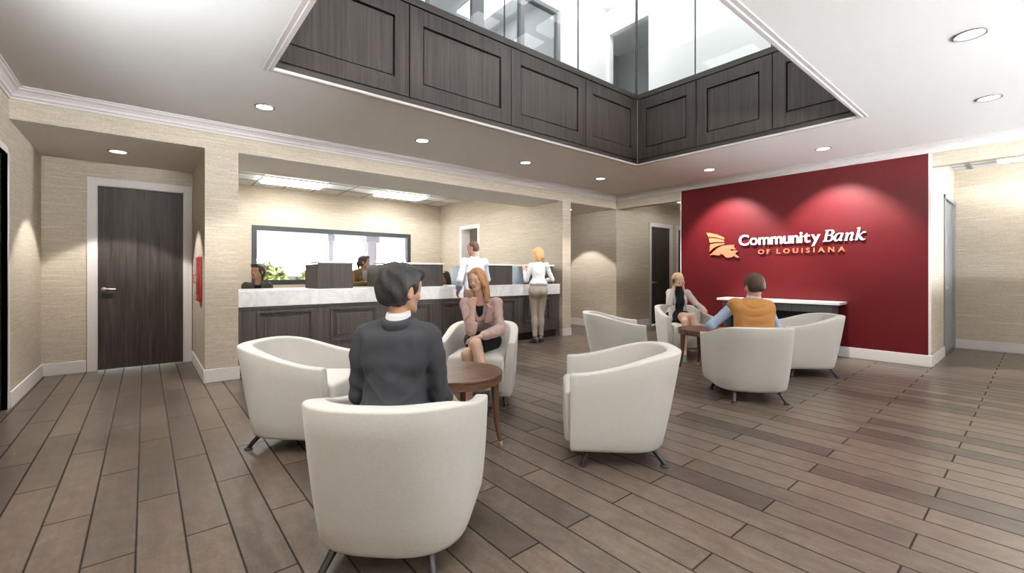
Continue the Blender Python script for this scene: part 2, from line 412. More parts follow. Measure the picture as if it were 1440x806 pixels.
d = struct('door_1', MB().box(-.476, .421, 7.945, 7.985, .006, 2.43), MAT['door'], label='dark flush oak door in the alcove')
b = MB(); casing_x(b, -.49, .435, 2.445, 7.93); struct('trim_5', b, MAT['trim'], bevel=.003, label='white casing of the alcove door')
lever(d, -.420, 7.945, 1.072)
MB().box(-.45, -.325, 7.938, 7.946, .955, 1.02).build('lock_plate', MAT['black'], d, bevel=.002)
d = struct('door_2', MB().box(9.69, 10.545, 6.26, 6.30, .006, 2.435), MAT['door'], label='dark corridor door next to the passage corner')
b = MB(); casing_x(b, 9.675, 10.56, 2.45, YW); struct('trim_6', b, MAT['trim'], bevel=.003, label='white casing of the corridor door')
lever(d, 9.76, 6.26, 1.05)
d = struct('door_3', MB().box(10.945, 11.785, 6.26, 6.30, .006, 2.435), MAT['door'], label='dark corridor door half hidden by the red wall')
b = MB(); casing_x(b, 10.93, 11.8, 2.45, YW); struct('trim_7', b, MAT['trim'], bevel=.003, label='white casing of the second corridor door')
lever(d, 11.0, 6.26, 1.05)
# cased opening in the wall at the end of the counter, and the dark door seen through it
b = MB()
for x0, x1 in ((6.495, 6.515), (6.755, 6.775)):
    b.box(x0, x1, 9.11, 9.2, 0, 2.53); b.box(x0, x1, 9.95, 10.04, 0, 2.53); b.box(x0, x1, 9.2, 9.95, 2.44, 2.53)
b.box(6.50, 6.77, 9.198, 9.212, 0, 2.44); b.box(6.50, 6.77, 9.938, 9.952, 0, 2.44); b.box(6.50, 6.77, 9.21, 9.94, 2.428, 2.442)
struct('trim_8', b, MAT['trim'], bevel=.003, label='white cased opening behind the counter end')
d = struct('door_4', MB().box(8.25, 8.279, 11.55, 12.6, .006, 2.2), MAT['door'], label='dark door seen through the cased opening')
h = MB(); h.tube([(8.25, 11.65, 1.05), (8.20, 11.65, 1.05), (8.20, 11.77, 1.05)], .009, 8); h.build('handle', MAT['steel'], d, smooth=True)
# hollow-metal door in the return beyond the red wall
b = MB(); y = .985
b.box(9.44, 9.50, y - .02, y + .06, 0, 2.50); b.box(10.58, 10.70, y - .02, y + .06, 0, 2.50); b.box(9.44, 10.70, y - .02, y + .06, 2.44, 2.50)
struct('trim_9', b, MAT['greymetal'], bevel=.003, label='grey metal door frame in the return')
d = struct('door_5', MB().box(9.50, 10.58, y + .02, y + .055, .006, 2.44), MAT['greymetal'], label='grey metal door beyond the red wall')
lever(d, 9.58, y + .02, 1.05)
# entrance storefront door at the left edge
b = MB()
b.box(XW - .14, XW + .005, 6.20, 6.265, 0, 2.465); b.box(XW - .14, XW + .005, 4.2, 6.265, 2.40, 2.465)
struct('trim_10', b, MAT['trim'], bevel=.003, label='white casing of the entrance door')
d = MB()
for y0, y1 in ((6.09, 6.2), (5.15, 5.26), (4.2, 4.31)): d.box(XW - .10, XW - .04, y0, y1, 0, 2.40)
for z0, z1 in ((0, .16), (.90, .96), (2.30, 2.40)):
    d.box(XW - .10, XW - .04, 4.31, 5.15, z0, z1); d.box(XW - .10, XW - .04, 5.26, 6.09, z0, z1)
d = struct('door_6', d, MAT['black'], label='black framed glazed entrance door at the edge of the lobby')
g = MB(); g.box(XW - .075, XW - .065, 4.31, 5.15, .16, 2.30); g.box(XW - .075, XW - .065, 5.26, 6.09, .16, 2.30)
g.build('glass_pane', MAT['glass_dark'], d)
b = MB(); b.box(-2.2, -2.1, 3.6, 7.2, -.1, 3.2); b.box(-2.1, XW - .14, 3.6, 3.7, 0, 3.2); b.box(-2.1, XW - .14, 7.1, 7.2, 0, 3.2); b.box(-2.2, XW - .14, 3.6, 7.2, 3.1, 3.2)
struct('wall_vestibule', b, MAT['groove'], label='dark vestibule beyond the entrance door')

# ---- long window behind the tellers ------------------------------------------
def window_frame(name, x0, x1, z0, z1, mull, label):
    b = MB(); w = .07; y0, y1 = YB - .012, YB + .12
    b.box(x0 - .03, x0 + w, y0, y1, z0 - .03, z1 + .03); b.box(x1 - w, x1 + .03, y0, y1, z0 - .03, z1 + .03)
    b.box(x0 + w, x1 - w, y0, y1, z0 - .03, z0 + w); b.box(x0 + w, x1 - w, y0, y1, z1 - w, z1 + .03)
    o = struct(name, b, MAT['frame'], bevel=.004, label=label)
    MB().box(x0 + w, x1 - w, YB + .05, YB + .058, z0 + w, z1 - w).build('glass_pane', MAT['glass'], o)
    return o
window_frame('window_1', WX0, WX1, WZ0, WZ1, (), 'long dark-framed window behind the tellers')

# ---- upper storey --------------------------------------------------------------
b = MB(); U = MAT['upper']
e_ = .125
b.box(OX0 - 1.3, OX0 - e_, OY0 - 1.3, 5.6, 3.45, ZU); b.box(OX1 + e_, 7.1, OY0 - 1.3, 5.6, 3.45, ZU)
b.box(OX0 - e_, OX1 + e_, OY0 - 1.3, OY0 - e_, 3.45, ZU); b.box(OX0 - e_, OX1 + e_, OY1 + e_, 5.6, 3.45, ZU)
struct('floor_upper', b, U, label='floor of the gallery above')
XU, YU = 7.0, 5.5
b = MB(); b.box(-.7, XU + 3.0, OY0 - 1.4, YU + 2.6, ZUC, ZUC + .1); struct('ceiling_upper', b, U, label='white ceiling of the gallery above')
b = MB(); b.box(XU, XU + .12, YN + 3.2, 4.566, ZU, ZUC); b.box(XU, XU + .12, 4.566, YU + .12, 5.955, ZUC); b.box(XU, XU + .12, 5.44, YU + .12, ZU, 5.955)
struct('wall_upper_right', b, U, label='white gallery wall above the lobby')
b = MB()
b.box(5.669, XU, YU, YU + .12, ZU, ZUC); b.box(-.6, 3.0, YU, YU + .12, ZU, ZUC)
b.box(3.0, 5.669, YU, YU + .12, 5.93, ZUC)
struct('wall_upper_back', b, U, label='white gallery wall with the glazed office front')
b = MB(); b.box(-.7, -.6, OY0 - 1.4, YU, ZU, ZUC); b.box(-.6, XU, OY0 - 1.4, OY0 - 1.3, ZU, ZUC); struct('wall_upper_near', b, U)
b = MB(); b.box(2.9, 5.8, 7.9, 8.0, ZU, ZUC); b.box(2.8, 2.9, YU, 8, ZU, ZUC); b.box(5.8, 5.9, YU + .12, 8, ZU, ZUC); b.box(2.8, 5.9, YU, 8, 3.45, ZU)
struct('wall_upper_office', b, U, label='office walls behind the gallery glazing')
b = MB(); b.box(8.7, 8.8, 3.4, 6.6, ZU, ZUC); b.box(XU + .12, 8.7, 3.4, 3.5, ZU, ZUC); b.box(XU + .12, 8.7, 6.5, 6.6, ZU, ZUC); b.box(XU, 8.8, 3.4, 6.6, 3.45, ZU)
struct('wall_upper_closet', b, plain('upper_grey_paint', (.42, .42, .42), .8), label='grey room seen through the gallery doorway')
# glazed office front
b = MB(); GF = plain('grey_storefront_metal', (.17, .17, .18), .4)
for x0, x1 in ((3.0, 3.05), (3.80, 4.0), (4.74, 4.82), (5.60, 5.669)): b.box(x0, x1, YU - .02, YU + .08, ZU, 5.93)
b.box(3.05, 3.80, YU - .02, YU + .08, 5.86, 5.93); b.box(4.0, 4.74, YU - .02, YU + .08, 5.86, 5.93); b.box(4.82, 5.60, YU - .02, YU + .08, 5.86, 5.93)
w2 = struct('window_2', b, GF, label='grey metal office front on the gallery')
g = MB(); g.box(3.05, 3.8, YU + .02, YU + .03, ZU, 5.86); g.box(4.0, 4.74, YU + .02, YU + .03, ZU, 5.86); g.box(4.82, 5.6, YU + .02, YU + .03, ZU, 5.86)
g.build('glass_pane', MAT['glass_dark'], w2)

# ---- dark panelled balcony parapets -------------------------------------------
PZ0, PZ1, PZT = 3.128, 4.095, 4.19
def parapet(label, a0, a1, seams, to3d, mats, inset):
    """to3d(a, d, z): along-wall, depth behind the face, height"""
    root = empty('balcony_parapet', to3d((a0 + a1)/2, .06, 3.05), 0, label, 'parapet', 'dark panelled parapets round the opening')
    inv = Matrix.Translation(-Vector(root.location))
    def bx(b, u0, u1, d0, d1, z0, z1):
        u0, u1 = max(u0, a0), min(u1, a1)
        if u1 <= u0: return
        p, q = to3d(u0, d0, z0), to3d(u1, d1, z1)
        b.box(min(p[0], q[0]), max(p[0], q[0]), min(p[1], q[1]), max(p[1], q[1]), z0, z1)
    def part(name, b, mat, bevel=.002):
        b.v = [tuple(inv @ Vector(v)) for v in b.v]
        return b.build(name, mat, root, bevel=bevel)
    b = MB(); bx(b, a0, a1, .045, .12, ZC + .03, PZ1); part('core', b, MAT['groove'], 0)
    b = MB(); bx(b, a0, a1, .006, .05, ZC + .002, PZ0 - .008); part('bottom_rail', b, mats[1])
    b = MB(); bx(b, a0, a1, -.004, .12, PZ1 + .012, PZT); part('cap_rail', b, mats[1], .004)
    for i in range(len(seams) - 1):
        s0, s1 = seams[i] + .006, seams[i+1] - .006
        m = inset; b = MB()
        bx(b, s0, s0 + m, .0, .046, PZ0, PZ1); bx(b, s1 - m, s1, .0, .046, PZ0, PZ1)
        bx(b, s0 + m, s1 - m, .0, .046, PZ0, PZ0 + .17); bx(b, s0 + m, s1 - m, .0, .046, PZ1 - .17, PZ1)
        p = part('panel', b, mats[0])
        b = MB(); bx(b, s0 + m + .016, s1 - m - .016, .014, .044, PZ0 + .186, PZ1 - .186)
        b.v = [tuple(inv @ Vector(v)) for v in b.v]
        q = b.build('field', mats[0], p, bevel=.003)
    return root
W0, W1 = MAT['dwood'], MAT['dwood_h']
parapet('dark panelled parapet above the teller side of the ceiling opening', OX0, OX1, [.845 - .09, 2.129, 3.51, 4.914, 6.18], lambda a, d_, z: (a, OY1 + d_, z), (W0, W1), .155)
parapet('dark panelled parapet above the red wall side of the ceiling opening', OY0, OY1, [1.20, 2.223, 3.239, 4.24], lambda a, d_, z: (OX1 + d_, a, z), (W0, MAT['dwood_y']), .15)
parapet('dark panelled parapet on the entrance side of the ceiling opening', OY0, OY1, [1.33, 2.3, 3.27, 4.24], lambda a, d_, z: (OX0 - d_, a, z), (W0, MAT['dwood_y']), .15)
parapet('dark panelled parapet on the street side of the ceiling opening', OX0, OX1, [.845, 2.179, 3.51, 4.846, 6.18], lambda a, d_, z: (a, OY0 - d_, z), (W0, W1), .155)

def railing(label, cuts, to3d):
    root = empty('glass_railing', to3d((cuts[0] + cuts[-1])/2, 0, PZT), 0, label, 'glass railing', 'glass screens on the parapets')
    o = Vector(root.location)
    for i in range(len(cuts) - 1):
        p, q = to3d(cuts[i] + .006, -.006, PZT), to3d(cuts[i+1] - .006, .006, ZUC - .1)
        b = MB(); b.box(min(p[0], q[0]) - o.x, max(p[0], q[0]) - o.x, min(p[1], q[1]) - o.y, max(p[1], q[1]) - o.y, 0, ZUC - .1 - PZT)
        b.build('glass_pane', MAT['glass'], root)
        if i:
            p, q = to3d(cuts[i] - .006, -.008, PZT), to3d(cuts[i] + .006, .008, 1)
            b = MB(); b.box(min(p[0], q[0]) - o.x, max(p[0], q[0]) - o.x, min(p[1], q[1]) - o.y, max(p[1], q[1]) - o.y, 0, ZUC - .1 - PZT)
            b.build('joint', MAT['frame'], root)
    return root
railing('clear glass screen standing on the parapet over the teller side', [OX0, 1.96, 3.44, 4.80, 6.20], lambda a, d_, z: (a, OY1 + .05 + d_, z))
railing('clear glass screen standing on the parapet over the red wall side', [1.25, 2.25, 3.28, 4.25], lambda a, d_, z: (OX1 + .05 + d_, a, z))
b = MB(); b.box(-.016, .016, -.016, .016, 0, ZUC - PZT); b.build('corner_post', MAT['frame'])
cp = bpy.data.objects['corner_post']; cp.location = (OX1 + .05, OY1 + .05, PZT); put(cp, 'slim dark corner post where the two glass screens meet', 'post')

# ---- lamps -----------------------------------------------------------------------
def spot(parent, loc, power, angle, blend, size=.03, col=(1, .97, .93), tilt=0):
    l = bpy.data.lights.new('downlight_beam', 'SPOT'); l.energy = power; l.spot_size = R(angle); l.spot_blend = blend
    l.shadow_soft_size = size; l.color = col
    o = bpy.data.objects.new('downlight_beam', l); COL.objects.link(o); o.parent = parent; o.location = loc; o.rotation_euler = (0, -R(tilt), 0)
    return o
def downlight(x, y, z, label, power, angle=94, blend=.4, group=None, tilt=0):
    root = empty('recessed_downlight', (x, y, z), 0, label, 'ceiling light', group)
    b = MB(); b.lathe([(.080, .02), (.096, .004), (.098, -.004), (.090, -.008), (.078, -.004), (.076, .02)], n=32, cap0=False, cap1=False)
    b.build('trim_ring', MAT['greymetal'], root, smooth=True)
    b = MB(); b.lathe([(.0, .0), (.076, -.0015)], n=32, cap0=False, cap1=False); b.lathe([(.076, -.0015), (.076, .006)], n=32, cap0=False, cap1=True)
    b.build('lens', MAT['lamp'], root)
    spot(root, (0, 0, -.03), power, angle, blend, tilt=tilt)
    return root
# ------------------------------------------------------------------ lamps in place
LOBBY = 'downlights in the lobby ceiling'
ZD = ZC - .003
P_LOBBY, P_WASH = 185, 420
for x, lb in ((.977, 'downlight nearest the alcove door, in the row along the teller wall'), (2.839, 'second downlight from the alcove in the row along the teller wall'),
              (4.672, 'third downlight from the alcove in the row along the teller wall'), (6.539, 'downlight over the right pier, last of the row along the teller wall')):
    downlight(x, 5.287, ZD, lb, P_LOBBY, group=LOBBY)
downlight(7.405, 3.647, ZD, 'downlight washing the red wall over the orange emblem', P_WASH, 82, .55, tilt=28, group=LOBBY)
downlight(7.398, 2.001, ZD, 'downlight washing the red wall over the right end of the lettering', P_WASH, 82, .55, tilt=28, group=LOBBY)
downlight(6.538, .353, ZD, 'farther of the two downlights in the plain ceiling right of the opening', 85, group=LOBBY)
downlight(4.690, .348, ZD, 'nearest and largest looking downlight, in the plain ceiling before the opening', 85, group=LOBBY)
for x, y in ((2.84, .35), (.98, .35), (-.38, 2.0), (-.38, 3.65), (1.0, -1.5), (4.0, -1.5), (7.0, -1.5)):
    downlight(x, y, ZD, 'downlight overhead outside the view', 100, group='downlights over the near end of the lobby')
downlight(-.249, 7.093, ZS - .003, 'downlight in the low ceiling before the alcove door', 170, 84, .15)
downlight(7.50, 7.0, ZS - .003, 'downlight in the low passage ceiling', 170, 84, .15)
downlight(7.50, 10.2, ZS - .003, 'downlight deep in the passage ceiling', 90, 100, .25)

def troffer(x0, x1, y0, y1, z, label, power_mat, group=None):
    root = empty('troffer_light', ((x0 + x1)/2, (y0 + y1)/2, z), 0, label, 'ceiling light', group)
    hx, hy = (x1 - x0)/2, (y1 - y0)/2
    b = MB(); w = .025
    b.box(-hx, hx, -hy, -hy + w, -.012, 0); b.box(-hx, hx, hy - w, hy, -.012, 0); b.box(-hx, -hx + w, -hy + w, hy - w, -.012, 0); b.box(hx - w, hx, -hy + w, hy - w, -.012, 0)
    b.build('frame', MAT['trim'], root)
    b = MB(); b.box(-hx + w, hx - w, -hy + w, hy - w, -.045, -.001); b.build('diffuser', power_mat, root)
    return root
TG = 'troffers over the tellers'
troffer(1.81, 3.005, 9.79, 10.39, ZT - .006, 'bright troffer in the tile ceiling over the teller in the grey blazer', MAT['troffer'], TG)
troffer(4.235, 5.425, 9.79, 10.39, ZT - .006, 'bright troffer in the tile ceiling towards the counter end', MAT['troffer'], TG)
for x0, x1 in ((1.81, 3.005), (4.235, 5.425)): troffer(x0, x1, 7.96, 8.55, ZT - .006, 'unseen troffer added in the front rows of the teller tile ceiling', MAT['troffer'], 'added troffers over the tellers')  # added out of sight behind the soffit to brighten the tiles
TL = emit_mat('side_troffer_diffuser', (1.0, .97, .92), 5)
for x, y in ((9.73, -1.0), (9.73, .2)): troffer(x - .58, x + .58, y - .28, y + .28, 3.04, 'troffer in the side ceiling beyond the red wall', TL, 'troffers beyond the red wall')
for x in (9.5, 11.9): troffer(x - .58, x + .58, 5.12, 5.70, 3.04, 'troffer in the corridor ceiling beside the red wall', TL, 'troffers in the corridor')
UL = emit_mat('gallery_troffer_diffuser', (1.0, .99, .97), 8.5)
for x in (-.1, 1.7, 3.5, 5.3, 6.55):
    for y in (.9, 2.8, 4.75): troffer(x - .3, x + .3, y - .6, y + .6, ZUC - .002, 'troffer in the gallery ceiling above the opening', UL, 'troffers of the gallery')
troffer(3.4, 4.0, 6.2, 7.4, ZUC - .002, 'troffer of the gallery office', UL, 'troffers of the office'); troffer(4.7, 5.3, 6.2, 7.4, ZUC - .002, 'troffer of the gallery office', UL, 'troffers of the office')

# ------------------------------------------------------------------ tub chairs
CW_T, CW_B, CYF, CB_T, CB_B, CZA, CZB, CZ0 = .374, .339, .32, .445, .315, .625, .758, .108
def plan(w, b_, yf, off=0.0, n=40, N=2.75):
    """U-shaped plan, from the right arm front round the back to the left arm front; off insets it"""
    w -= off; b_ -= off
    pts = []
    for i in range(9): pts.append((w, yf*(1 - i/9.0)))
    for i in range(n + 1):
        a = PI*i/n; c_, s_ = math.cos(a), math.sin(a)
        pts.append((math.copysign(abs(c_)**(2/N), c_)*w, -abs(s_)**(2/N)*b_))
    for i in range(1, 10): pts.append((-w, yf*i/9.0))
    return pts
def smooth01(t): t = max(0, min(1, t)); return t*t*(3 - 2*t)
def shell_mesh():
    def outer(h): return plan(CW_B + (CW_T - CW_B)*h, CB_B + (CB_T - CB_B)*h, CYF)
    top0 = plan(CW_T, CB_T, CYF)
    zt = [CZA + (CZB - CZA)*smooth01((CYF - p[1])/(CYF + CB_T)) for p in top0]
    th = [.072 + .022*smooth01((CYF - p[1])/(CYF + CB_T)) for p in top0]
    n = len(top0)
    def at(h, off, i):
        w = CW_B + (CW_T - CW_B)*h; bb = CB_B + (CB_T - CB_B)*h
        return plan(w, bb, CYF, off)[i]
    cache = {}
    def P(h, off, i, z):
        key = (round(h, 4), round(off, 4))
        if key not in cache:
            cache[key] = plan(CW_B + (CW_T - CW_B)*h, CB_B + (CB_T - CB_B)*h, CYF, off)
        x, y = cache[key][i]
        return (x, y, z)
    rows = []
    for i in range(n):
        H = zt[i] - CZ0; t_ = th[i]; sec = []
        sec.append(P(0, .09, i, CZ0)); sec.append(P(0, .022, i, CZ0)); sec.append(P(0, .007, i, CZ0 + .008)); sec.append(P(.04, .0, i, CZ0 + .028))
        for h in (.2, .4, .6, .8): sec.append(P(h, -.006*math.sin(PI*h), i, CZ0 + H*h))
        sec.append(P(1, .0, i, zt[i] - .012)); sec.append(P(1, .003, i, zt[i] - .004)); sec.append(P(1, .011, i, zt[i]))
        sec.append(P(1, t_ - .014, i, zt[i])); sec.append(P(1, t_ - .004, i, zt[i] - .005)); sec.append(P(1, t_, i, zt[i] - .016))
        hz = (.52 - CZ0)/H; sec.append(P(hz, t_ + .006, i, .52))
        hz = (.36 - CZ0)/H; sec.append(P(hz, t_ + .012, i, .36)); sec.append(P(0, .09, i, CZ0 + .01))
        rows.append(sec)
    # rounded arm fronts
    def capped(sec, y):
        c = Vector((0, 0, 0))
        for p in sec: c += Vector(p)
        c /= len(sec); out = []
        for p in sec:
            q = Vector(p); d = c - q; d.y = 0; q += d.normalized()*min(.010, d.length*.5); q.y = y; out.append(tuple(q))
        return out
    rows = [capped(rows[0], CYF + .010)] + rows + [capped(rows[-1], CYF + .010)]
    b = MB(); b.rows(rows, closed=True, cap0=True, cap1=True)
    # underside
    und = plan(CW_B, CB_B, CYF, .05); k = len(und)
    b.add([(x, y, CZ0 + .006) for x, y in und] + [(x, y, CZ0 + .03) for x, y in und], [tuple(range(k))[::-1], tuple(range(k, 2*k))] + [(i, (i+1) % k, k + (i+1) % k, k + i) for i in range(k)])
    return b
def seat_mesh():
    zs = [(.150, .018), (.156, .006), (.17, 0), (.30, 0), (.455, 0), (.476, .006), (.489, .02), (.497, .05), (.503, .10), (.506, .16)]
    o = plan(CW_B + (CW_T - CW_B)*.5 - .084, CB_B + (CB_T - CB_B)*.42 - .092, CYF - .02, 0, 30)
    # close the front with rounded corners
    w = o[0][0]; yf = CYF + .045; r = .03
    front = [(-w, CYF - .02)] + [(-w + r - r*math.cos(a*PI/8), yf - r + r*math.sin(a*PI/8)) for a in range(5)] + [(w - r + r*math.sin(a*PI/8), yf - r + r*math.cos(a*PI/8)) for a in range(5)]
    out = o + front[1:]
    rows = []
    for z, ins in zs:
        row = []
        for x, y in out:
            d = Vector((-x, -.03 - y, 0)); L = d.length
            q = Vector((x, y, 0)) + d*(min(ins*1.25, L*.9)/max(L, 1e-6)); row.append((q.x, q.y, z))
        rows.append(row)
    b = MB(); b.rows(rows, closed=True, cap0=True, cap1=True); return b
def make_chair():
    root = empty('tub_chair')
    shell_mesh().build('barrel_back', MAT['chair'], root, smooth=True, angle=50)
    seat_mesh().build('seat', MAT['chair'], root, smooth=True, angle=60)
    for sx in (1, -1):
        for top, foot in (((sx*.195, -.20, CZ0 + .03), (sx*.246, -.296, .014)), ((sx*.235, .185, CZ0 + .03), (sx*.278, .246, .014))):
            b = MB(); b.tube([top, tuple(Vector(top).lerp(Vector(foot), .5)), foot], [.019, .0175, .0155], 14)
            l = b.build('leg', MAT['leg'], root, smooth=True)
            b = MB(); b.lathe([(.027, 0), (.029, .004), (.026, .011), (.017, .016)], (foot[0], foot[1], .0), 20); b.build('foot_pad', MAT['black'], l, smooth=True)
    return root
CH_G = 'tub chairs round the coffee tables'
chair0 = make_chair()
DX = 3.905
CHAIRS = [(.962, 3.664, 315, 'empty ivory tub chair facing the near coffee table, between it and the left pier'),
          (.944, 1.972, 45, 'ivory tub chair with its back to us, seating the person in the charcoal blazer'),
          (2.616, 1.990, 135, 'empty ivory tub chair in side view on the bare floor right of the near table'),
          (2.655, 3.690, 225, 'ivory tub chair seating the person in the pink leather jacket'),
          (4.885, 3.686, 314, 'empty ivory tub chair behind the far coffee table, before the passage'),
          (4.852, 1.988, 45, 'ivory tub chair with its back to us, seating the person in the mustard cape'),
          (6.515, 2.004, 133, 'empty ivory tub chair nearest the red wall and its console'),
          (6.535, 3.665, 233, 'ivory tub chair seating the blonde person on the phone')]
chair_objs = []
for i, (x, y, h, lb) in enumerate(CHAIRS):
    o = chair0 if i == 0 else copy_tree(chair0)
    o.location = (x, y, 0); o.rotation_euler = (0, 0, R(h - 90)); put(o, lb, 'armchair', CH_G); chair_objs.append(o)

# ------------------------------------------------------------------ coffee tables
def make_table():
    root = empty('coffee_table'); TH = .548; r = .362
    b = MB(); b.lathe([(0, TH - .070), (r - .012, TH - .070), (r - .006, TH - .066), (r - .006, TH - .020), (r, TH - .016), (r, TH - .004), (r - .005, TH), (0, TH)], n=72, cap0=False, cap1=False)
    b.build('tabletop', MAT['table'], root, smooth=True, angle=35)
    for sx in (1, -1):
        for sy in (1, -1):
            rows = []
            for k in range(12):
                t = k/11.0; z = (TH - .068)*(1 - t) + .032*t
                o = .215 + .030*max(0, (t - .35)/.65)**2 + .004*math.sin(PI*t)
                h = (.024*(1 - t) + .0125*t); cx, cy = sx*o, sy*o
                rows.append([(cx - h, cy - h, z), (cx + h, cy - h, z), (cx + h, cy + h, z), (cx - h, cy + h, z)])
            b = MB(); b.rows(rows, closed=True, cap0=True, cap1=True); l = b.build('leg', MAT['table_v'], root, bevel=.004)
            o = .2455; b = MB(); b.rows([[(sx*(o + q) + a*h, sy*(o + q) + c*h, z) for a, c in ((-1, -1), (1, -1), (1, 1), (-1, 1))] for z, h, q in ((.034, .0135, 0), (.004, .0115, .003), (0, .010, .0035))], closed=True, cap0=True, cap1=True)
            b.build('foot_cap', MAT['brass'], l, bevel=.002)
    return root
t0 = make_table(); t0.location = (1.790, 2.832, 0); put(t0, 'round walnut coffee table before the person in the pink jacket', 'coffee table', 'round coffee tables')
t1 = copy_tree(t0); t1.location = (5.715, 2.85, 0); put(t1, 'round walnut coffee table before the blonde person on the phone', 'coffee table', 'round coffee tables')

# ------------------------------------------------------------------ teller counter
CX0, CX1, CYFr = .872, 6.495, 6.31
root = empty('teller_counter', ((CX0 + CX1)/2, 6.7, 0), 0, 'dark panelled teller counter base running between the two piers', 'counter')
ox, oy = root.location.x, root.location.y
def rel(b): b.v = [(x - ox, y - oy, z) for x, y, z in b.v]; return b
rel(MB().box(CX0 + .02, CX1 - .03, CYFr + .02, 6.80, .15, .86)).build('carcass', MAT['cwood'], root)
rel(MB().box(CX0 + .02, CX1 - .03, CYFr + .085, 6.78, 0, .15)).build('toe_kick', MAT['groove'], root)
# front: stiles and rails round the panels
PX = [(1.077 + .8925*i, 1.752 + .8925*i) for i in range(6)]
b = MB(); z0, z1 = .335, .80
b.box(CX0 + .005, CX1 - .02, CYFr, CYFr + .021, z1, .86); b.box(CX0 + .005, CX1 - .02, CYFr, CYFr + .021, .15, z0)
xs = [CX0 + .005] + [v for p in PX for v in p] + [CX1 - .02]
for i in range(0, len(xs), 2): b.box(xs[i], xs[i+1], CYFr, CYFr + .021, z0, z1)
rel(b).build('face_frame', MAT['cwood'], root, bevel=.002)
rel(MB().box(CX0, CX1 - .01, CYFr - .012, CYFr + .02, .835, .862)).build('top_rail', MAT['cwood_h'], root, bevel=.002)
for x0, x1 in PX:
    b = MB()
    def frame(b, i, w, ya, yb):
        b.box(x0 + i, x1 - i, ya, yb, z1 - i - w, z1 - i); b.box(x0 + i, x1 - i, ya, yb, z0 + i, z0 + i + w)
        b.box(x0 + i, x0 + i + w, ya, yb, z0 + i + w, z1 - i - w); b.box(x1 - i - w, x1 - i, ya, yb, z0 + i + w, z1 - i - w)
    frame(b, 0, .028, CYFr - .014, CYFr + .012); frame(b, .028, .016, CYFr - .004, CYFr + .016)
    p = rel(b).build('panel_moulding', MAT['cwood'], root, bevel=.004)
    b = MB(); b.box(x0 + .044, x1 - .044, CYFr + .012, CYFr + .022, z0 + .044, z1 - .044); b.box(x0 + .085, x1 - .085, CYFr + .002, CYFr + .014, z0 + .085, z1 - .085)
    rel(b).build('panel', MAT['cwood'], p, bevel=.004)
b = MB(); b.box(CX0, CX1, CYFr - .018, 7.10, 1.035, 1.066); b.box(CX0, CX1, CYFr - .018, CYFr + .012, .862, 1.036); b.box(CX0, CX1, 6.95, 7.10, .862, 1.036)
o = b.build('countertop', MAT['marble'], None, bevel=.003); put(o, 'white veined marble top with deep front apron on the teller counter', 'countertop')
# lower desk behind
def desk_screen(x0, x1, label, side_left, depth=.62):
    root = empty('privacy_screen', ((x0 + x1)/2, 6.45, 1.066), 0, label, 'privacy screen', 'dark privacy screens on the counter')
    w = x1 - x0; h = .358
    MB().box(-w/2, w/2, -.02, .012, 0, h).build('front_panel', MAT['dwood'], root, bevel=.002)
    for s in (-1, 1):
        xa, xb = (-w/2, -w/2 + .03) if s < 0 else (w/2 - .03, w/2)
        MB().box(xa, xb, .012, depth, 0, h - .012).build('side_panel', side_left if s < 0 else MAT['dwood'], root, bevel=.002)
    MB().box(-w/2 - .02, w/2 + .02, -.05, .30, h, h + .026).build('cap', MAT['white_top'], root, bevel=.003)
    return root
desk_screen(1.845, 2.33, 'dark privacy screen with white cap beside the teller in the grey blazer', MAT['dwood'])
desk_screen(2.79, 3.835, 'wide dark privacy screen with white cap behind the charcoal blazer', MAT['dwood'])
GL = plain('window_reflection_blue', (.12, .145, .18), .25)  # window reflection put into the blue-grey panel colour
desk_screen(4.40, 5.35, 'dark privacy screen with white cap just right of the white shirted customer', GL)
desk_screen(5.68, 6.42, 'dark privacy screen with white cap behind the customer in beige trousers', GL)
# keyboard tray edge by the first screen
# ------------------------------------------------------------------ console under the lettering
root = empty('console', (8.07, 2.85, 0), 0, 'grey laminate console with white top against the red wall', 'console')
def relc(b): b.v = [(x - 8.07, y - 2.85, z) for x, y, z in b.v]; return b
relc(MB().box(7.865, 8.255, 1.925, 3.74, .805, .846)).build('top', MAT['white_top'], root, bevel=.003)
relc(MB().box(7.935, 8.25, 2.03, 3.66, .675, .805)).build('drawer_case', MAT['grey_lam'], root)
for k in range(3):
    y0 = 2.03 + k*.5433
    relc(MB().box(7.915, 7.936, y0 + .003, y0 + .540, .68, .80)).build('drawer', MAT['grey_lam'], root, bevel=.002)
for y0 in (2.03, 3.63): relc(MB().box(7.98, 8.238, y0, y0 + .03, 0, .675)).build('side_panel', MAT['grey_lam'], root, bevel=.002)
relc(MB().box(8.20, 8.238, 2.06, 3.63, .0, .675)).build('back_panel', MAT['groove'], root)

# ------------------------------------------------------------------ fire extinguisher cabinet
root = empty('extinguisher_cabinet', (.535, 6.73, 1.21), 0, 'narrow red fire extinguisher cabinet on the side of the left pier', 'fire cabinet')
MB().box(-.035, .004, -.20, .20, -.275, .275).build('box', MAT['redmetal'], root, bevel=.006)
MB().box(-.040, -.034, -.15, .15, -.20, .20).build('door_glass', plain('cabinet_glass', (.45, .04, .04), .1), root, bevel=.003)
b = MB(); b.tube([(-.036, .16, -.05), (-.06, .16, -.05), (-.06, .16, .05), (-.036, .16, .05)], .008, 8); b.build('handle', MAT['redmetal'], root, smooth=True)

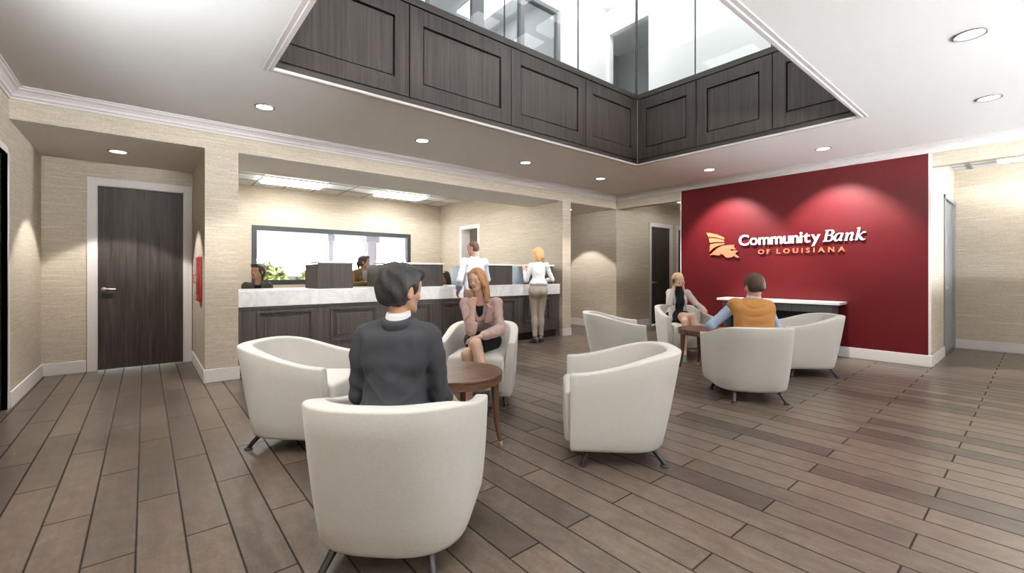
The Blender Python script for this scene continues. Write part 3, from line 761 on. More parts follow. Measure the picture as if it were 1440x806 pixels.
# ------------------------------------------------------------------ lettering on the red wall
sign = empty('wall_sign', (8.258, 2.85, 1.80), 0, 'raised white and orange lettering with an orange emblem on the red wall', 'sign')
def sp(Y, z, t, d0=.012, d1=.034):   # point on the sign: wall coordinates -> local
    return (-(d0 if t == 0 else d1), Y - 2.85, z - 1.80)
def glyph_mesh(ch, offset):
    cu = bpy.data.curves.new('g', 'FONT'); cu.body = ch; cu.size = 1; cu.offset = offset; cu.resolution_u = 6
    o = bpy.data.objects.new('g', cu); COL.objects.link(o)
    dg = bpy.context.evaluated_depsgraph_get(); dg.update()
    me = bpy.data.meshes.new_from_object(o.evaluated_get(dg)); v = [tuple(x.co) for x in me.vertices]; f = [tuple(p.vertices) for p in me.polygons]
    bpy.data.objects.remove(o); bpy.data.curves.remove(cu); bpy.data.meshes.remove(me)
    return v, f
def extrude_flat(v2, faces, place):
    """flat glyph (2D verts, faces) -> closed solid"""
    bm = bmesh.new(); vs = [bm.verts.new(place(p, 1)) for p in v2]
    for f in faces:
        try: bm.faces.new([vs[i] for i in f])
        except ValueError: pass
    bmesh.ops.remove_doubles(bm, verts=bm.verts[:], dist=1e-5)
    geo = bmesh.ops.extrude_face_region(bm, geom=bm.faces[:])
    nv = [g for g in geo['geom'] if isinstance(g, bmesh.types.BMVert)]
    bmesh.ops.translate(bm, verts=nv, vec=(.022, 0, 0))
    bmesh.ops.recalc_face_normals(bm, faces=bm.faces[:])
    me = bpy.data.meshes.new('letter'); bm.to_mesh(me); bm.free(); return me
def set_text(text, Ya, Yb, zb, cap, offset, mat, gap, wx=1.0, label=None):
    """letters from Ya (left) to Yb (right), baseline zb, cap height cap"""
    cache = {c: glyph_mesh(c, offset) for c in set(text) if c != ' '}
    ref = glyph_mesh('H', offset)[0]; h = max(p[1] for p in ref) - min(p[1] for p in ref); base = min(p[1] for p in ref)
    s = cap/h; xs = []; x = 0
    for c in text:
        if c == ' ': x += .45; continue
        v = cache[c][0]; x0 = min(p[0] for p in v); x1 = max(p[0] for p in v)
        xs.append((c, x - x0)); x += (x1 - x0) + gap
    x -= gap; k = (Ya - Yb)/x
    for c, dx in xs:
        v, f = cache[c]
        me = extrude_flat([((p[0] + dx)*k, (p[1] - base)*s) for p in v], f, lambda q, t: sp(Ya - q[0], zb + q[1], t))
        link_mesh('letter', me, mat, sign)
set_text('Community', 3.512, 2.262, 1.776, .188, .017, MAT['sign_white'], .055)
set_text('OF LOUISIANA', 3.187, 1.945, 1.615, .078, .014, MAT['sign_orange'], .42)
# the slab-serif italic word: strokes with their own thick and thin
def ribbon(path, n=6):
    """path: [(x, y, w)] control points, Catmull-Rom; returns left/right outline strips"""
    P = [Vector((p[0], p[1], p[2]*1.05 + .008)) for p in path]; pts = []
    for i in range(len(P) - 1):
        p0, p1, p2, p3 = P[max(i-1, 0)], P[i], P[i+1], P[min(i+2, len(P)-1)]
        for k in range(n):
            t = k/n; pts.append(.5*((2*p1) + (p2 - p0)*t + (2*p0 - 5*p1 + 4*p2 - p3)*t*t + (3*p1 - p0 - 3*p2 + p3)*t**3))
    pts.append(P[-1]); L, Rr = [], []
    for i, p in enumerate(pts):
        d = pts[min(i+1, len(pts)-1)] - pts[max(i-1, 0)]; d = Vector((d.x, d.y)).normalized(); nn = Vector((-d.y, d.x)); w = p.z/2
        L.append((p.x + nn.x*w, p.y + nn.y*w)); Rr.append((p.x - nn.x*w, p.y - nn.y*w))
    return L, Rr
GL_B = [[(.16, .0, .15), (.16, .5, .15), (.16, 1, .15)], [(.0, .03, .06), (.20, .03, .06), (.40, .03, .07)], [(.0, .97, .06), (.20, .97, .06), (.40, .97, .07)],
        [(.34, .97, .07), (.50, .94, .10), (.585, .76, .15), (.50, .58, .10), (.34, .54, .06), (.18, .54, .055)],
        [(.34, .54, .06), (.54, .50, .10), (.645, .28, .16), (.54, .07, .10), (.36, .03, .07)]]
GL_a = [[(.50, .60, .07), (.34, .67, .06), (.14, .55, .12), (.075, .28, .14), (.16, .05, .11), (.30, .06, .06), (.44, .26, .06)],
        [(.515, .68, .13), (.50, .40, .14), (.475, .12, .13), (.53, .03, .09), (.62, .06, .05), (.66, .12, .03)]]
GL_n = [[(.03, .60, .04), (.10, .65, .06), (.165, .60, .12), (.165, .30, .14), (.165, .0, .14)],
        [(.18, .36, .05), (.28, .56, .06), (.42, .66, .10), (.51, .56, .14), (.50, .30, .14), (.49, .10, .13), (.55, .02, .09), (.66, .10, .04)], [(.06, .03, .05), (.17, .03, .055), (.27, .03, .05)]]
GL_k = [[(.0, 1.0, .05), (.08, 1.02, .055), (.17, 1.03, .06)], [(.155, 1.04, .12), (.15, .6, .14), (.15, .0, .14)],
        [(.17, .34, .05), (.30, .46, .06), (.44, .62, .07), (.54, .66, .10), (.62, .60, .08)], [(.25, .38, .08), (.38, .20, .14), (.50, .05, .14), (.60, .02, .08), (.70, .10, .04)], [(.04, .03, .05), (.15, .03, .055), (.25, .03, .05)]]
x = 0; Bk = []
for g, w in ((GL_B, .72), (GL_a, .70), (GL_n, .72), (GL_k, .72)):
    Bk.append((g, x)); x += w
kx = (2.222 - 1.655)/(x + .16); cap = .178
for g, dx in Bk:
    b = MB()
    for k_, st in enumerate(g):
        L, Rr = ribbon(st); n = len(L); eps = .0004*k_
        def tr(p, t): return sp(2.232 - (p[0] + dx + .19*p[1])*kx, 1.780 + p[1]*cap, t, .012 + eps, .034 + eps)
        rows = [[tr(L[i], 0), tr(L[i], 1), tr(Rr[i], 1), tr(Rr[i], 0)] for i in range(n)]
        b.rows(rows, closed=True, cap0=True, cap1=True)
    b.build('letter', MAT['sign_white'], sign)
# emblem: three wing bars and the body below them, outlines in wall coordinates
def E_(px, py):
    u = 985 + px/11.077; v = 315 + py/11.077
    f, cx, cy, hh = 621.3, 720, 384, 1.285
    th = math.atan2(516, f); t = (u - cx)/f
    rx, ry = math.sin(th) + t*math.cos(th), math.cos(th) - t*math.sin(th)
    d = 8.235/rx; return (d*ry, hh - (v - cy)*d/f)
EMB = [[(92,137),(160,143),(250,163),(330,195),(380,222),(376,243),(330,230),(250,212),(190,203),(128,205),(112,170)],
       [(135,225),(190,221),(260,228),(330,245),(377,262),(377,280),(330,281),(250,281),(190,287),(150,296)],
       [(150,325),(200,308),(270,300),(379,298),(376,316),(300,330),(230,360),(180,395),(140,440),(147,390)],
       [(146,490),(200,435),(260,385),(330,345),(400,332),(531,324),(522,350),(532,375),(549,386),(522,402),(492,394),(462,404),(492,419),(530,412),(578,416),(571,440),(548,450),(545,470),(570,492),(599,507),(588,529),(560,525),(535,508),(512,495),(500,515),(450,526),(400,522),(370,490),(345,470),(312,470),(300,492),(250,488),(200,475)]]
for e in EMB:
    b = MB(); b.prism([E_(*p) for p in e], lambda p, t: sp(p[0], p[1], t)); b.build('emblem_piece', MAT['sign_orange'], sign)

# ------------------------------------------------------------------ seen through the long window, plus unseen ground and light blockers
b = MB().box(-300, 300, 13.5, 300, -.6, -.5); put(b.build('ground', plain('outside_lawn', (.30, .32, .16), .9)), 'dry lawn outside the long window', None, None, 'structure')  # lawn edge set back so a bright world strip lights the teller ceiling
b = MB().box(10.75, 11.0, -40, YN - .2, -.3, 4.2); put(b.build('wall_light_blocker', MAT['ceil']), 'plain outer wall put out of view to keep ground light from the header', None, None, 'structure')  # unseen blocker: hides the bright world band from the front opening
b = MB(); b.box(-300, 10.75, -300, -10.6, -.3, -.2); b.box(-300, 10.75, -5.6, YN - .2, -.3, -.2); b.box(11.0, 30, -40, 11.2, -.3, -.2); b.box(-300, -8, -10.6, 300, -.3, -.2); b.box(-3.0, XW - .16, -3.8, 3.5, -.3, -.2); put(b.build('ground_light_mask', plain('light_mask', (.05, .05, .052), .9)), 'dark asphalt added out of view to block ground light', None, None, 'structure')  # unseen slabs mask the world glow; gaps between them light the ceiling
def post(x, y, w, label):
    root = empty('porch_post', (x, y, -.5), 0, label, 'post', 'porch posts outside the window')
    m = bpy.data.materials.get('porch_post_paint') or plain('porch_post_paint', (.20, .18, .21), .7)
    MB().box(-w/2, w/2, -w/2, w/2, 0, 3.6).build('shaft', m, root, bevel=.01); MB().box(-w*.75, w*.75, -w*.75, w*.75, 2.75, 2.95).build('bracket', m, root, bevel=.01)
post(5.60, 13.9, .29, 'thick grey porch post outside the long window behind the teller in the tan coat'); post(4.35, 13.9, .13, 'thin grey porch post outside the long window')
def bush(x, y, r, h, label, seed):
    rnd = random.Random(seed); b = MB()
    for k in range(1500):
        a, e = rnd.uniform(0, 2*PI), math.acos(rnd.uniform(-.2, 1)); q = rnd.uniform(.62, 1)**.5*(1 + .25*math.sin(3*a + seed)*math.sin(2*e))
        c = Vector((r*q*math.cos(a)*math.sin(e), r*q*math.sin(a)*math.sin(e), h*.5 + h*.5*q*math.cos(e)))
        d1 = Vector((rnd.gauss(0, 1), rnd.gauss(0, 1), rnd.gauss(0, 1))).normalized()*.10; d2 = d1.cross(Vector((rnd.gauss(0, 1), rnd.gauss(0, 1), rnd.gauss(0, 1)))).normalized()*.06
        b.add([c - d1, c + d2, c + d1, c - d2], [(0, 1, 2, 3)])
    t = NT('bush_leaves') if 'bush_leaves' not in bpy.data.materials else None
    if t: t.out(t.ramp(t.noise(t.pos(), 6, 2), [(.3, (.12, .16, .04)), (.7, (.42, .42, .16))]), .8)
    root = empty('bush', (x, y, -.5), 0, label, 'bush', 'bushes outside the window')
    o = link_mesh('foliage', b.mesh('foliage'), bpy.data.materials['bush_leaves'], root)
    s = MB(); s.tube([(0, 0, 0), (0, 0, h*.6)], [.08, .03], 8); s.build('stem', MAT['table_v'], root)
for i, (x, y, r, h) in enumerate(((2.75, 15, .62, 1.95), (4.4, 15.5, .7, 1.80), (.9, 17.5, .9, 1.7), (5.9, 18, .8, 1.55), (8.4, 19, .9, 1.6), (3.3, 20, 1.1, 2.2))):
    bush(x, y, r, h, ['leafy bush seen in the long window just right of the grey blazer', 'leafy bush behind the first privacy screen', 'bush outside hidden behind the window edge', 'low bush outside past the thick porch post', 'bush outside beyond the far window end', 'taller bush at the back of the lawn'][i], i + 3)
# ------------------------------------------------------------------ people: signed-distance bodies meshed as one continuous surface
V = lambda *a: np.array(a, float)
def nrm(v): return v/max(np.linalg.norm(v), 1e-9)
class Prim:
    """f: points (N,3) -> distance; op: u union, s subtract, i intersect; k: blend radius"""
    def __init__(s, f, op='u', k=.015, box=None): s.f, s.op, s.k, s.box = f, op, k, box
def cone(a, b, ra, rb, k=.015, op='u', flat=None):
    a, b = np.array(a, float), np.array(b, float); ab = b - a; L2 = max(ab @ ab, 1e-9)
    if flat is not None:
        # flat: (axis, factor) squashes the section along the axis
        ax, fac = nrm(np.array(flat[0], float)), flat[1]
    def f(p):
        q = p - a; t = np.clip(q @ ab/L2, 0, 1); d = q - t[:, None]*ab
        if flat is not None: d = d + ((d @ ax)*(1/fac - 1))[:, None]*ax
        return np.sqrt((d*d).sum(1)) - (ra + (rb - ra)*t)
    m = max(ra, rb)*1.1 + .03
    return Prim(f, op, k, (np.minimum(a, b) - m, np.maximum(a, b) + m))
def ell(c, r, M=None, k=.02, op='u'):
    c = np.array(c, float); r = np.array(r, float); Mi = None if M is None else np.array(M, float)
    def f(p):
        q = p - c
        if Mi is not None: q = q @ Mi      # columns of M are the axes
        k0 = np.sqrt(((q/r)**2).sum(1)); k1 = np.sqrt(((q/(r*r))**2).sum(1))
        return np.where(k1 > 1e-9, k0*(k0 - 1)/np.maximum(k1, 1e-9), -r.min())
    m = r.max() + .03
    return Prim(f, op, k, (c - m, c + m))
def boxp(c, h, M=None, rnd=.01, k=.01, op='u'):
    c = np.array(c, float); h = np.array(h, float) - rnd; Mi = None if M is None else np.array(M, float)
    def f(p):
        q = p - c
        if Mi is not None: q = q @ Mi
        q = np.abs(q) - h
        return np.sqrt((np.maximum(q, 0)**2).sum(1)) + np.minimum(q.max(1), 0) - rnd
    m = np.linalg.norm(h) + rnd + .03
    return Prim(f, op, k, (c - m, c + m))
def plane(c, n, op='i', k=.006):
    """keeps (i) or removes (s) the half-space behind the plane, n points outwards"""
    c, n = np.array(c, float), nrm(np.array(n, float))
    return Prim(lambda p: (p - c) @ n, op, k, None)
def field(fn, op='d'): return Prim(fn, 'd', 0, None)   # adds fn(p) to the distance (ridges, folds)

def surface(prims, vox):
    B = 8
    bx = [p.box for p in prims if p.op == 'u']
    lo = np.min([b[0] for b in bx], 0) - vox*2; hi = np.max([b[1] for b in bx], 0) + vox*2
    nb = np.ceil((hi - lo)/(vox*B)).astype(int) + 1
    dim = nb*B
    bi = np.stack(np.meshgrid(*[np.arange(n) for n in nb], indexing='ij'), -1).reshape(-1, 3)
    bc = lo + (bi*B + (B - 1)/2)*vox; hd = vox*B*.5*1.7321
    act = np.zeros(len(bi), bool); masks = []
    for p in prims:
        if p.op == 'u': m = p.f(bc) < hd*1.35 + p.k + .012; act |= m; masks.append(m)
        else: masks.append(None)
    idx = np.nonzero(act)[0]
    loc = np.stack(np.meshgrid(*[np.arange(B)]*3, indexing='ij'), -1).reshape(-1, 3)
    P = (lo + (bi[idx][:, None, :]*B + loc[None])*vox)
    D = np.full(P.shape[:2], .5)
    for p, m in zip(prims, masks):
        if p.op == 'u':
            mm = m[idx]
            if not mm.any(): continue
            d = p.f(P[mm].reshape(-1, 3)).reshape(-1, B**3); a = D[mm]
            if p.k > 0:
                h = np.maximum(p.k - np.abs(a - d), 0)/p.k; D[mm] = np.minimum(a, d) - h*h*p.k*.25
            else: D[mm] = np.minimum(a, d)
        else:
            d = p.f(P.reshape(-1, 3)).reshape(D.shape)
            if p.op == 'd': D += d; continue
            if p.op == 's': d = -d
            if p.k > 0:
                h = np.maximum(p.k - np.abs(D - d), 0)/p.k; D = np.maximum(D, d) + h*h*p.k*.25
            else: D = np.maximum(D, d)
    G = np.full(dim, .5)
    G6 = G.reshape(nb[0], B, nb[1], B, nb[2], B)
    b3 = bi[idx]
    G6[b3[:, 0], :, b3[:, 1], :, b3[:, 2], :] = D.reshape(-1, B, B, B)
    # surface nets
    S = G < 0
    n0, n1, n2 = dim
    c8 = [S[i:n0-1+i, j:n1-1+j, k:n2-1+k] for i in (0, 1) for j in (0, 1) for k in (0, 1)]
    anyv = c8[0].copy(); allv = c8[0].copy()
    for c in c8[1:]: anyv |= c; allv &= c
    cells = np.argwhere(anyv & ~allv)
    if len(cells) == 0: return np.zeros((0, 3)), np.zeros((0, 4), int)
    vid = np.full((n0-1, n1-1, n2-1), -1, int); vid[tuple(cells.T)] = np.arange(len(cells))
    acc = np.zeros((len(cells), 3)); cnt = np.zeros(len(cells))
    cor = [(i, j, k) for i in (0, 1) for j in (0, 1) for k in (0, 1)]
    for a in range(8):
        for b in range(a + 1, 8):
            if sum(x != y for x, y in zip(cor[a], cor[b])) != 1: continue
            ca, cb = np.array(cor[a]), np.array(cor[b])
            ga = G[tuple((cells + ca).T)]; gb = G[tuple((cells + cb).T)]
            m = (ga < 0) != (gb < 0)
            t = np.where(m, ga/np.where(m, ga - gb, 1), 0)
            acc += np.where(m[:, None], ca + t[:, None]*(cb - ca), 0); cnt += m
    verts = lo + (cells + acc/cnt[:, None])*vox
    quads = []
    for ax in range(3):
        o = [1, 1, 1]; o[ax] = 0
        u, v = [i for i in range(3) if i != ax]
        sl0 = [slice(1, n-1) for n in dim]; sl0[ax] = slice(0, dim[ax]-1)
        sl1 = list(sl0); sl1[ax] = slice(1, dim[ax])
        A, Bq = S[tuple(sl0)], S[tuple(sl1)]
        e = np.argwhere(A != Bq); fl = A[tuple(e.T)]
        off = np.ones(3, int); off[ax] = 0; e = e + off
        def cell(du, dv):
            q = e.copy(); q[:, u] -= du; q[:, v] -= dv; return vid[tuple(q.T)]
        q = np.stack([cell(1, 1), cell(0, 1), cell(0, 0), cell(1, 0)], 1)
        flip = fl if ax != 1 else ~fl
        q = np.where(flip[:, None], q, q[:, ::-1]); quads.append(q)
    return verts, np.concatenate(quads)

def sdf_object(name, prims, vox, mat, parent=None, matfn=None, origin=None, smooth_it=1):
    v, q = surface(prims, vox)
    for _ in range(smooth_it):      # light Laplacian smoothing
        e = np.concatenate([q[:, [0, 1]], q[:, [1, 2]], q[:, [2, 3]], q[:, [3, 0]]])
        s = np.zeros_like(v); c = np.zeros(len(v))
        for a, b in ((0, 1), (1, 0)):
            for ax in range(3): s[:, ax] += np.bincount(e[:, a], v[e[:, b], ax], len(v))
            c += np.bincount(e[:, a], minlength=len(v))
        v = v*.45 + (s/np.maximum(c, 1)[:, None])*.55
    me = bpy.data.meshes.new(name); n = len(q)
    me.vertices.add(len(v)); me.vertices.foreach_set('co', v.ravel())
    me.loops.add(4*n); me.loops.foreach_set('vertex_index', q.ravel())
    me.polygons.add(n); me.polygons.foreach_set('loop_start', np.arange(0, 4*n, 4)); me.polygons.foreach_set('loop_total', np.full(n, 4))
    me.update(calc_edges=True); me.validate()
    o = link_mesh(name, me, mat, parent, smooth=True)
    if matfn is not None:      # lips and brows: a smooth per-vertex tint the skin material reads
        at = me.attributes.new('tint', 'FLOAT_COLOR', 'POINT'); at.data.foreach_set('color', matfn(v).ravel())
    return o

def rot(yaw=0, pitch=0, roll=0):
    """head frame: columns right, forward, up; yaw to the left, pitch up, roll to the right shoulder"""
    cz, sz, cx, sx, cy_, sy_ = math.cos(R(yaw)), math.sin(R(yaw)), math.cos(R(pitch)), math.sin(R(pitch)), math.cos(R(roll)), math.sin(R(roll))
    Z = np.array([[cz, -sz, 0], [sz, cz, 0], [0, 0, 1]]); X = np.array([[1, 0, 0], [0, cx, -sx], [0, sx, cx]]); Y = np.array([[cy_, 0, sy_], [0, 1, 0], [-sy_, 0, cy_]])
    return Z @ X @ Y

def head_prims(c, M, s=1.0, male=False, lid=0.0):
    c = np.array(c, float); g = lambda x, y, z: c + M @ (np.array([x, y, z])*s)
    E_l = lambda p, r, k=.012, op='u': ell(g(*p), np.array(r)*s, M, k*s, op)
    jw = .004 if male else 0.0
    P = [E_l((0, -.012, .032), (.072, .092, .083), .02), E_l((0, .024, -.026), (.053 + jw, .060, .074), .025),
         E_l((0, .058, -.080), (.022 + jw, .022, .020), .02),                       # chin
         cone(g(.042 + jw, .002, -.050), g(.016, .058, -.084), .015*s, .014*s, .022*s), cone(g(-.042 - jw, .002, -.050), g(-.016, .058, -.084), .015*s, .014*s, .022*s),
         E_l((0, .064, .040), (.050, .022, .032), .03)]                                         # forehead
    for sx in (1, -1):
        P += [E_l((sx*.038, .058, -.022), (.020, .017, .016), .02),                              # cheekbones
              cone(g(sx*.012, .079, .019), g(sx*.044, .066, .017), .007*s, .005*s, .012*s),       # brow ridge
              E_l((sx*.031, .088, .001), (.016, .012, .0095), .010, 's'),                          # eye socket
              cone(g(sx*.0185, .0775, .002 - lid*.4), g(sx*.031, .0815, .0075 - lid), .0034*s, .0040*s, .003), cone(g(sx*.031, .0815, .0075 - lid), g(sx*.0445, .0715, .002 - lid*.4), .0040*s, .0034*s, .003),   # upper lid
              cone(g(sx*.020, .0765, -.003), g(sx*.031, .0785, -.0085), .0028*s, .0030*s, .003), cone(g(sx*.031, .0785, -.0085), g(sx*.043, .0700, -.003), .0030*s, .0028*s, .003),
              E_l((sx*.074, -.006, -.006), (.009, .020, .032), .006), E_l((sx*.082, -.004, -.002), (.006, .010, .018), .004, 's')]   # ears
    P += [cone(g(0, .080, .012), g(0, .098, -.022), .0055*s, .0085*s, .012*s), E_l((.009, .090, -.026), (.007, .009, .007), .006), E_l((-.009, .090, -.026), (.007, .009, .007), .006),
          E_l((0, .0775, -.0515), (.017, .011, .0055), .006), E_l((0, .0775, -.0605), (.015, .010, .0058), .006), boxp(g(0, .092, -.0560), np.array((.016, .010, .0010))*s, M, .001, .003*s, 's')]
    return P

def hand_prims(w, d, n, side, curl=.5, s=1.0, spread=.10, thumb=.5, curls=None, k=.006):
    """wrist w, direction d of the palm, n = palm normal (towards the palm side), side +1 right hand / -1 left hand"""
    w = np.array(w, float); d = nrm(np.array(d, float)); n = np.array(n, float); n = nrm(n - (n @ d)*d)
    x = np.cross(d, n)*side      # towards the thumb
    P = [cone(w, w + d*.045*s + x*.012*s, .022*s, .020*s, .02, flat=(n, .62)), cone(w + x*.018*s, w + d*.080*s + x*.024*s, .016*s, .014*s, .016, flat=(n, .8)),
         cone(w - x*.010*s, w + d*.074*s - x*.022*s, .016*s, .0135*s, .016, flat=(n, .8)), cone(w + d*.02*s, w + d*.082*s, .017*s, .0145*s, .016, flat=(n, .8))]
    L = (.068, .078, .072, .056)
    for i in range(4):
        o = (.0285, .0095, -.0095, -.027)[i]; base = w + d*(.082 - abs(o - .0095)*.22)*s + x*o*s
        c_ = curl if curls is None else curls[i]
        a0 = nrm(d + x*spread*(1.5 - i)*.6); p = base; seg = (L[i]*.46, L[i]*.31, L[i]*.26); rr = (.0092, .0082, .0074, .0064); ang = 0; m = .88 if i == 3 else 1
        for j in range(3):
            ang += c_*(1.0, 1.25, .85)[j]; a = a0*math.cos(ang) + n*math.sin(ang); q = p + a*seg[j]*s
            P.append(cone(p, q, rr[j]*s*m, rr[j+1]*s*m, k)); p = q
    t0 = w + d*.018*s + x*.026*s; t1 = t0 + nrm(d*.75 + x*.75 + n*.25*thumb)*.040*s; t2 = t1 + nrm(d*.9 + x*.15 + n*.6*thumb)*.030*s; t3 = t2 + nrm(d*.9 - x*.1 + n*.8*thumb)*.022*s
    P += [cone(t0, t1, .0135*s, .0105*s, .012), cone(t1, t2, .0105*s, .0092*s, k), cone(t2, t3, .0092*s, .0075*s, k)]
    return P

def frame3(up, right):
    u = nrm(np.array(up, float)); r = np.array(right, float); r = nrm(r - (r @ u)*u); return np.stack([r, np.cross(u, r), u], 1)

def torso_prims(J, g=0.0, male=False, k=.035):
    """g: cloth thickness added all round"""
    pe, ch, nk = J['pelvis'], J['chest'], J['neck']; rt = J['shR'] - J['shL']; M = frame3(ch - pe, rt)
    mid = pe*.5 + ch*.5; sw = np.linalg.norm(rt)/(.36 if male else .30)
    a = (.150, .112, .135) if male else (.124, .090, .130)
    P = [ell(pe, np.array((.152, .112, .112) if male else (.156, .108, .112)) + g, M, k), ell(mid, np.array((.138, .100, .14) if male else (.112, .082, .13)) + g, M, k),
         ell(ch, np.array((a[0]*sw, a[1], a[2])) + g, M, k), ell(ch + M @ V(0, -.020, .07), np.array(((.135 if male else .108)*sw, .072, .080)) + g, M, k)]
    if not male: P += [ell(ch + M @ V(s_*.060, .064, -.015), np.array((.048, .042, .050)) + g*.9, M, .03) for s_ in (1, -1)]
    r = (.046, .046) if male else (.036, .034)
    for s_ in ('R', 'L'):
        P.append(cone(nk + (ch - nk)*.20, J['sh' + s_] + (ch - nk)*.06, r[0] + g*.8, r[1] + g, .035))
        P.append(ell(J['sh' + s_], np.array((.050, .050, .052) if male else (.040, .042, .044)) + g, M, .025))
    return P
def arm_prims(J, s_, g=0.0, male=False, upto=1.0, k=.018, up_only=False):
    a = 1.2 if male else 1.0; sh, el, wr = J['sh'+s_], J['el'+s_], J['wr'+s_]
    P = [cone(sh, el, .040*a + g, .032*a + g, .02)]
    if not up_only:
        e = el + (wr - el)*upto; P.append(cone(el, e, .033*a + g, (.033 + (.0215 - .033)*upto)*a + g, k))
        if upto > .5: P.append(ell(el*.70 + wr*.30, np.array((.031, .031, .07))*a + g*.9, frame3(wr - el, V(1, .3, .1)), .02))
    return P
def leg_prims(J, s_, g=0.0, male=False, upto=1.0, k=.02, kt=.03):
    a = 1.08 if male else 1.0; h, kn, an = J['hip'+s_], J['kn'+s_], J['an'+s_]
    P = [cone(h, kn, .084*a + g, .053*a + g, kt)]
    if upto > 0:
        e = kn + (an - kn)*upto; P += [cone(kn, e, .050*a + g, (.050 + (.033 - .050)*upto)*a + g, k)]
        if upto > .4:
            bk = J.get('calf', V(0, -1, 0)); P.append(ell(kn*.66 + an*.34 + nrm(bk - (bk @ nrm(an - kn))*nrm(an - kn))*.012, np.array((.047, .050, .11))*a + g, frame3(kn - an, V(1, 0, 0)), .03))
    return P
def foot_prims(J, s_, g=0.0, L=.20, k=.02):
    an, d = J['an'+s_], nrm(J['ft'+s_]); dn = J.get('dn'+s_, V(0, 0, -1)); he = an + dn*.045 - d*.035; to = an + dn*.068 + d*(L - .06)
    return [cone(an, he, .032 + g, .026 + g, k), cone(an, to - d*.05 - dn*.012, .030 + g, .028 + g, k), cone(he, to, .025 + g, .022 + g, k), ell(to + d*.01, np.array((.036 + g, .045 + g, .020 + g)), frame3(-dn, np.cross(d, -dn)), k)]

SKIN = {}
def skin(name, col):
    if name in SKIN: return SKIN[name]
    t = NT('skin_' + name); f = t.noise(t.obj(), 40, 3)
    c = t.ramp(f, [(.3, tuple(x*.93 for x in col)), (.7, tuple(min(1, x*1.06) for x in col))])
    at = t.node('ShaderNodeAttribute'); at.attribute_name = 'tint'; c = t.mix(1.0, c, at.outputs['Color'], 'MULTIPLY')
    m = t.out(c, .5, 0, .35); t.b.inputs['Subsurface Weight'].default_value = .08; t.b.inputs['Subsurface Radius'].default_value = (.02, .008, .004)
    SKIN[name] = m; return m
def cloth(name, col, rough=.85, bump=.15, sc=300, spec=.2, var=.05, folds=.0):
    t = NT(name); p = t.obj(); f = t.noise(p, sc, 2); w = t.noise(p, 9, 3, .55, .6)
    c = t.ramp(f, [(.3, tuple(x*(1 - var) for x in col)), (.7, tuple(min(1, x*(1 + var)) for x in col))])
    h = t.math('ADD', t.math('MULTIPLY', f, .12), t.math('MULTIPLY', w, folds)); t.bump(h, bump, .02)
    return t.out(c, rough, 0, spec)
def hair_mat(name, a, b):
    t = NT(name); p = t.obj(); f = t.noise(t.scale(p, (120, 120, 10)), 1, 3, .6, .4)
    c = t.ramp(f, [(.3, a), (.68, b)]); t.bump(f, .14, .003)
    return t.out(c, .5, 0, .3)
EYEW = plain('eye_white', (.62, .60, .57), .25, var=.01); IRIS = plain('iris_brown', (.03, .02, .015), .2)

def head_local(J, p): return (p - J['head']) @ J['HM']/J.get('hs', 1.0)
def face_mats(J):
    br = J.get('brow', (.10, .055, .03))
    def fn(c):
        q = head_local(J, c); x, y, z = np.abs(q[:, 0]), q[:, 1], q[:, 2]; out = np.ones((len(c), 4))
        lip = np.clip((.0235 - x - np.abs(z + .0565)*1.1)/.004, 0, 1)*np.clip((.0125 - np.abs(z + .0560))/.004, 0, 1)*(y > .066)
        brow = np.clip((.0185 - np.abs(x - .031))/.005, 0, 1)*np.clip((.0050 - np.abs(z - .0205 + (x - .034)**2*16))/.0035, 0, 1)*(y > .045)
        lash = np.clip((.0150 - np.abs(x - .031))/.004, 0, 1)*np.clip((.0036 - np.abs(z - .0045 + J.get('lid', 0)))/.003, 0, 1)*(y > .068)*.55
        out[:, :3] = 1 - lip[:, None]*(1 - np.array((.66, .40, .42))); out[:, :3] *= 1 - brow[:, None]*(1 - np.array(br)/.4)*.8; out[:, :3] *= 1 - lash[:, None]*.85
        return out
    return fn
def eyes(J, parent):
    for sx in (1, -1):
        c = J['head'] + J['HM'] @ (V(sx*.031, .0690, -.0005)*J.get('hs', 1.0)); r = .0110*J.get('hs', 1.0)
        b = MB(); F = J['HM']; rows = []
        look = nrm(F @ nrm(V(J.get('lx', 0), 1, J.get('lz', -.1)))); A = nrm(np.cross(look, F[:, 2])); Bv = np.cross(A, look)
        for i in range(9):
            a = .02 + (PI/2)*i/8; rows.append([tuple(c + look*r*math.cos(a) + (A*math.cos(t*PI/8) + Bv*math.sin(t*PI/8))*r*math.sin(a)) for t in range(16)])
        k = 3; b.mi = 1; b.rows(rows[:k+1], closed=True, cap0=True); b.mi = 0; b.rows(rows[k:], closed=True)
        b.build('eye', [EYEW, IRIS], parent, smooth=True, angle=180)

def person(label, J, loc, heading, skin_mat, vox=.006, male=False, parts=(), hands=(), bare_legs=True, feet=True, extra=()):
    """the body as one mesh; loc/heading place it; returns the body object"""
    J.setdefault('HM', rot()); s = J.get('hs', 1.0)
    P = torso_prims(J, 0, male)
    nb = J['head'] + J['HM'] @ (V(0, -.022, -.055)*s)
    P.append(cone(J['neck'] - V(0, 0, .03), nb, .054 if male else .043, .053 if male else .042, .025))
    for s_ in ('R', 'L'):
        P += arm_prims(J, s_, 0, male); P += leg_prims(J, s_, 0, male)
        if feet: P += foot_prims(J, s_)
    for h in hands: P += hand_prims(*h[:4], **h[4])
    P += head_prims(J['head'], J['HM'], s, male, J.get('lid', 0)); P += list(extra)
    o = sdf_object('person', P, vox, skin_mat, None, face_mats(J), smooth_it=1)
    o.location = loc; o.rotation_euler = (0, 0, R(heading - 90)); put(o, label, 'person')
    return o
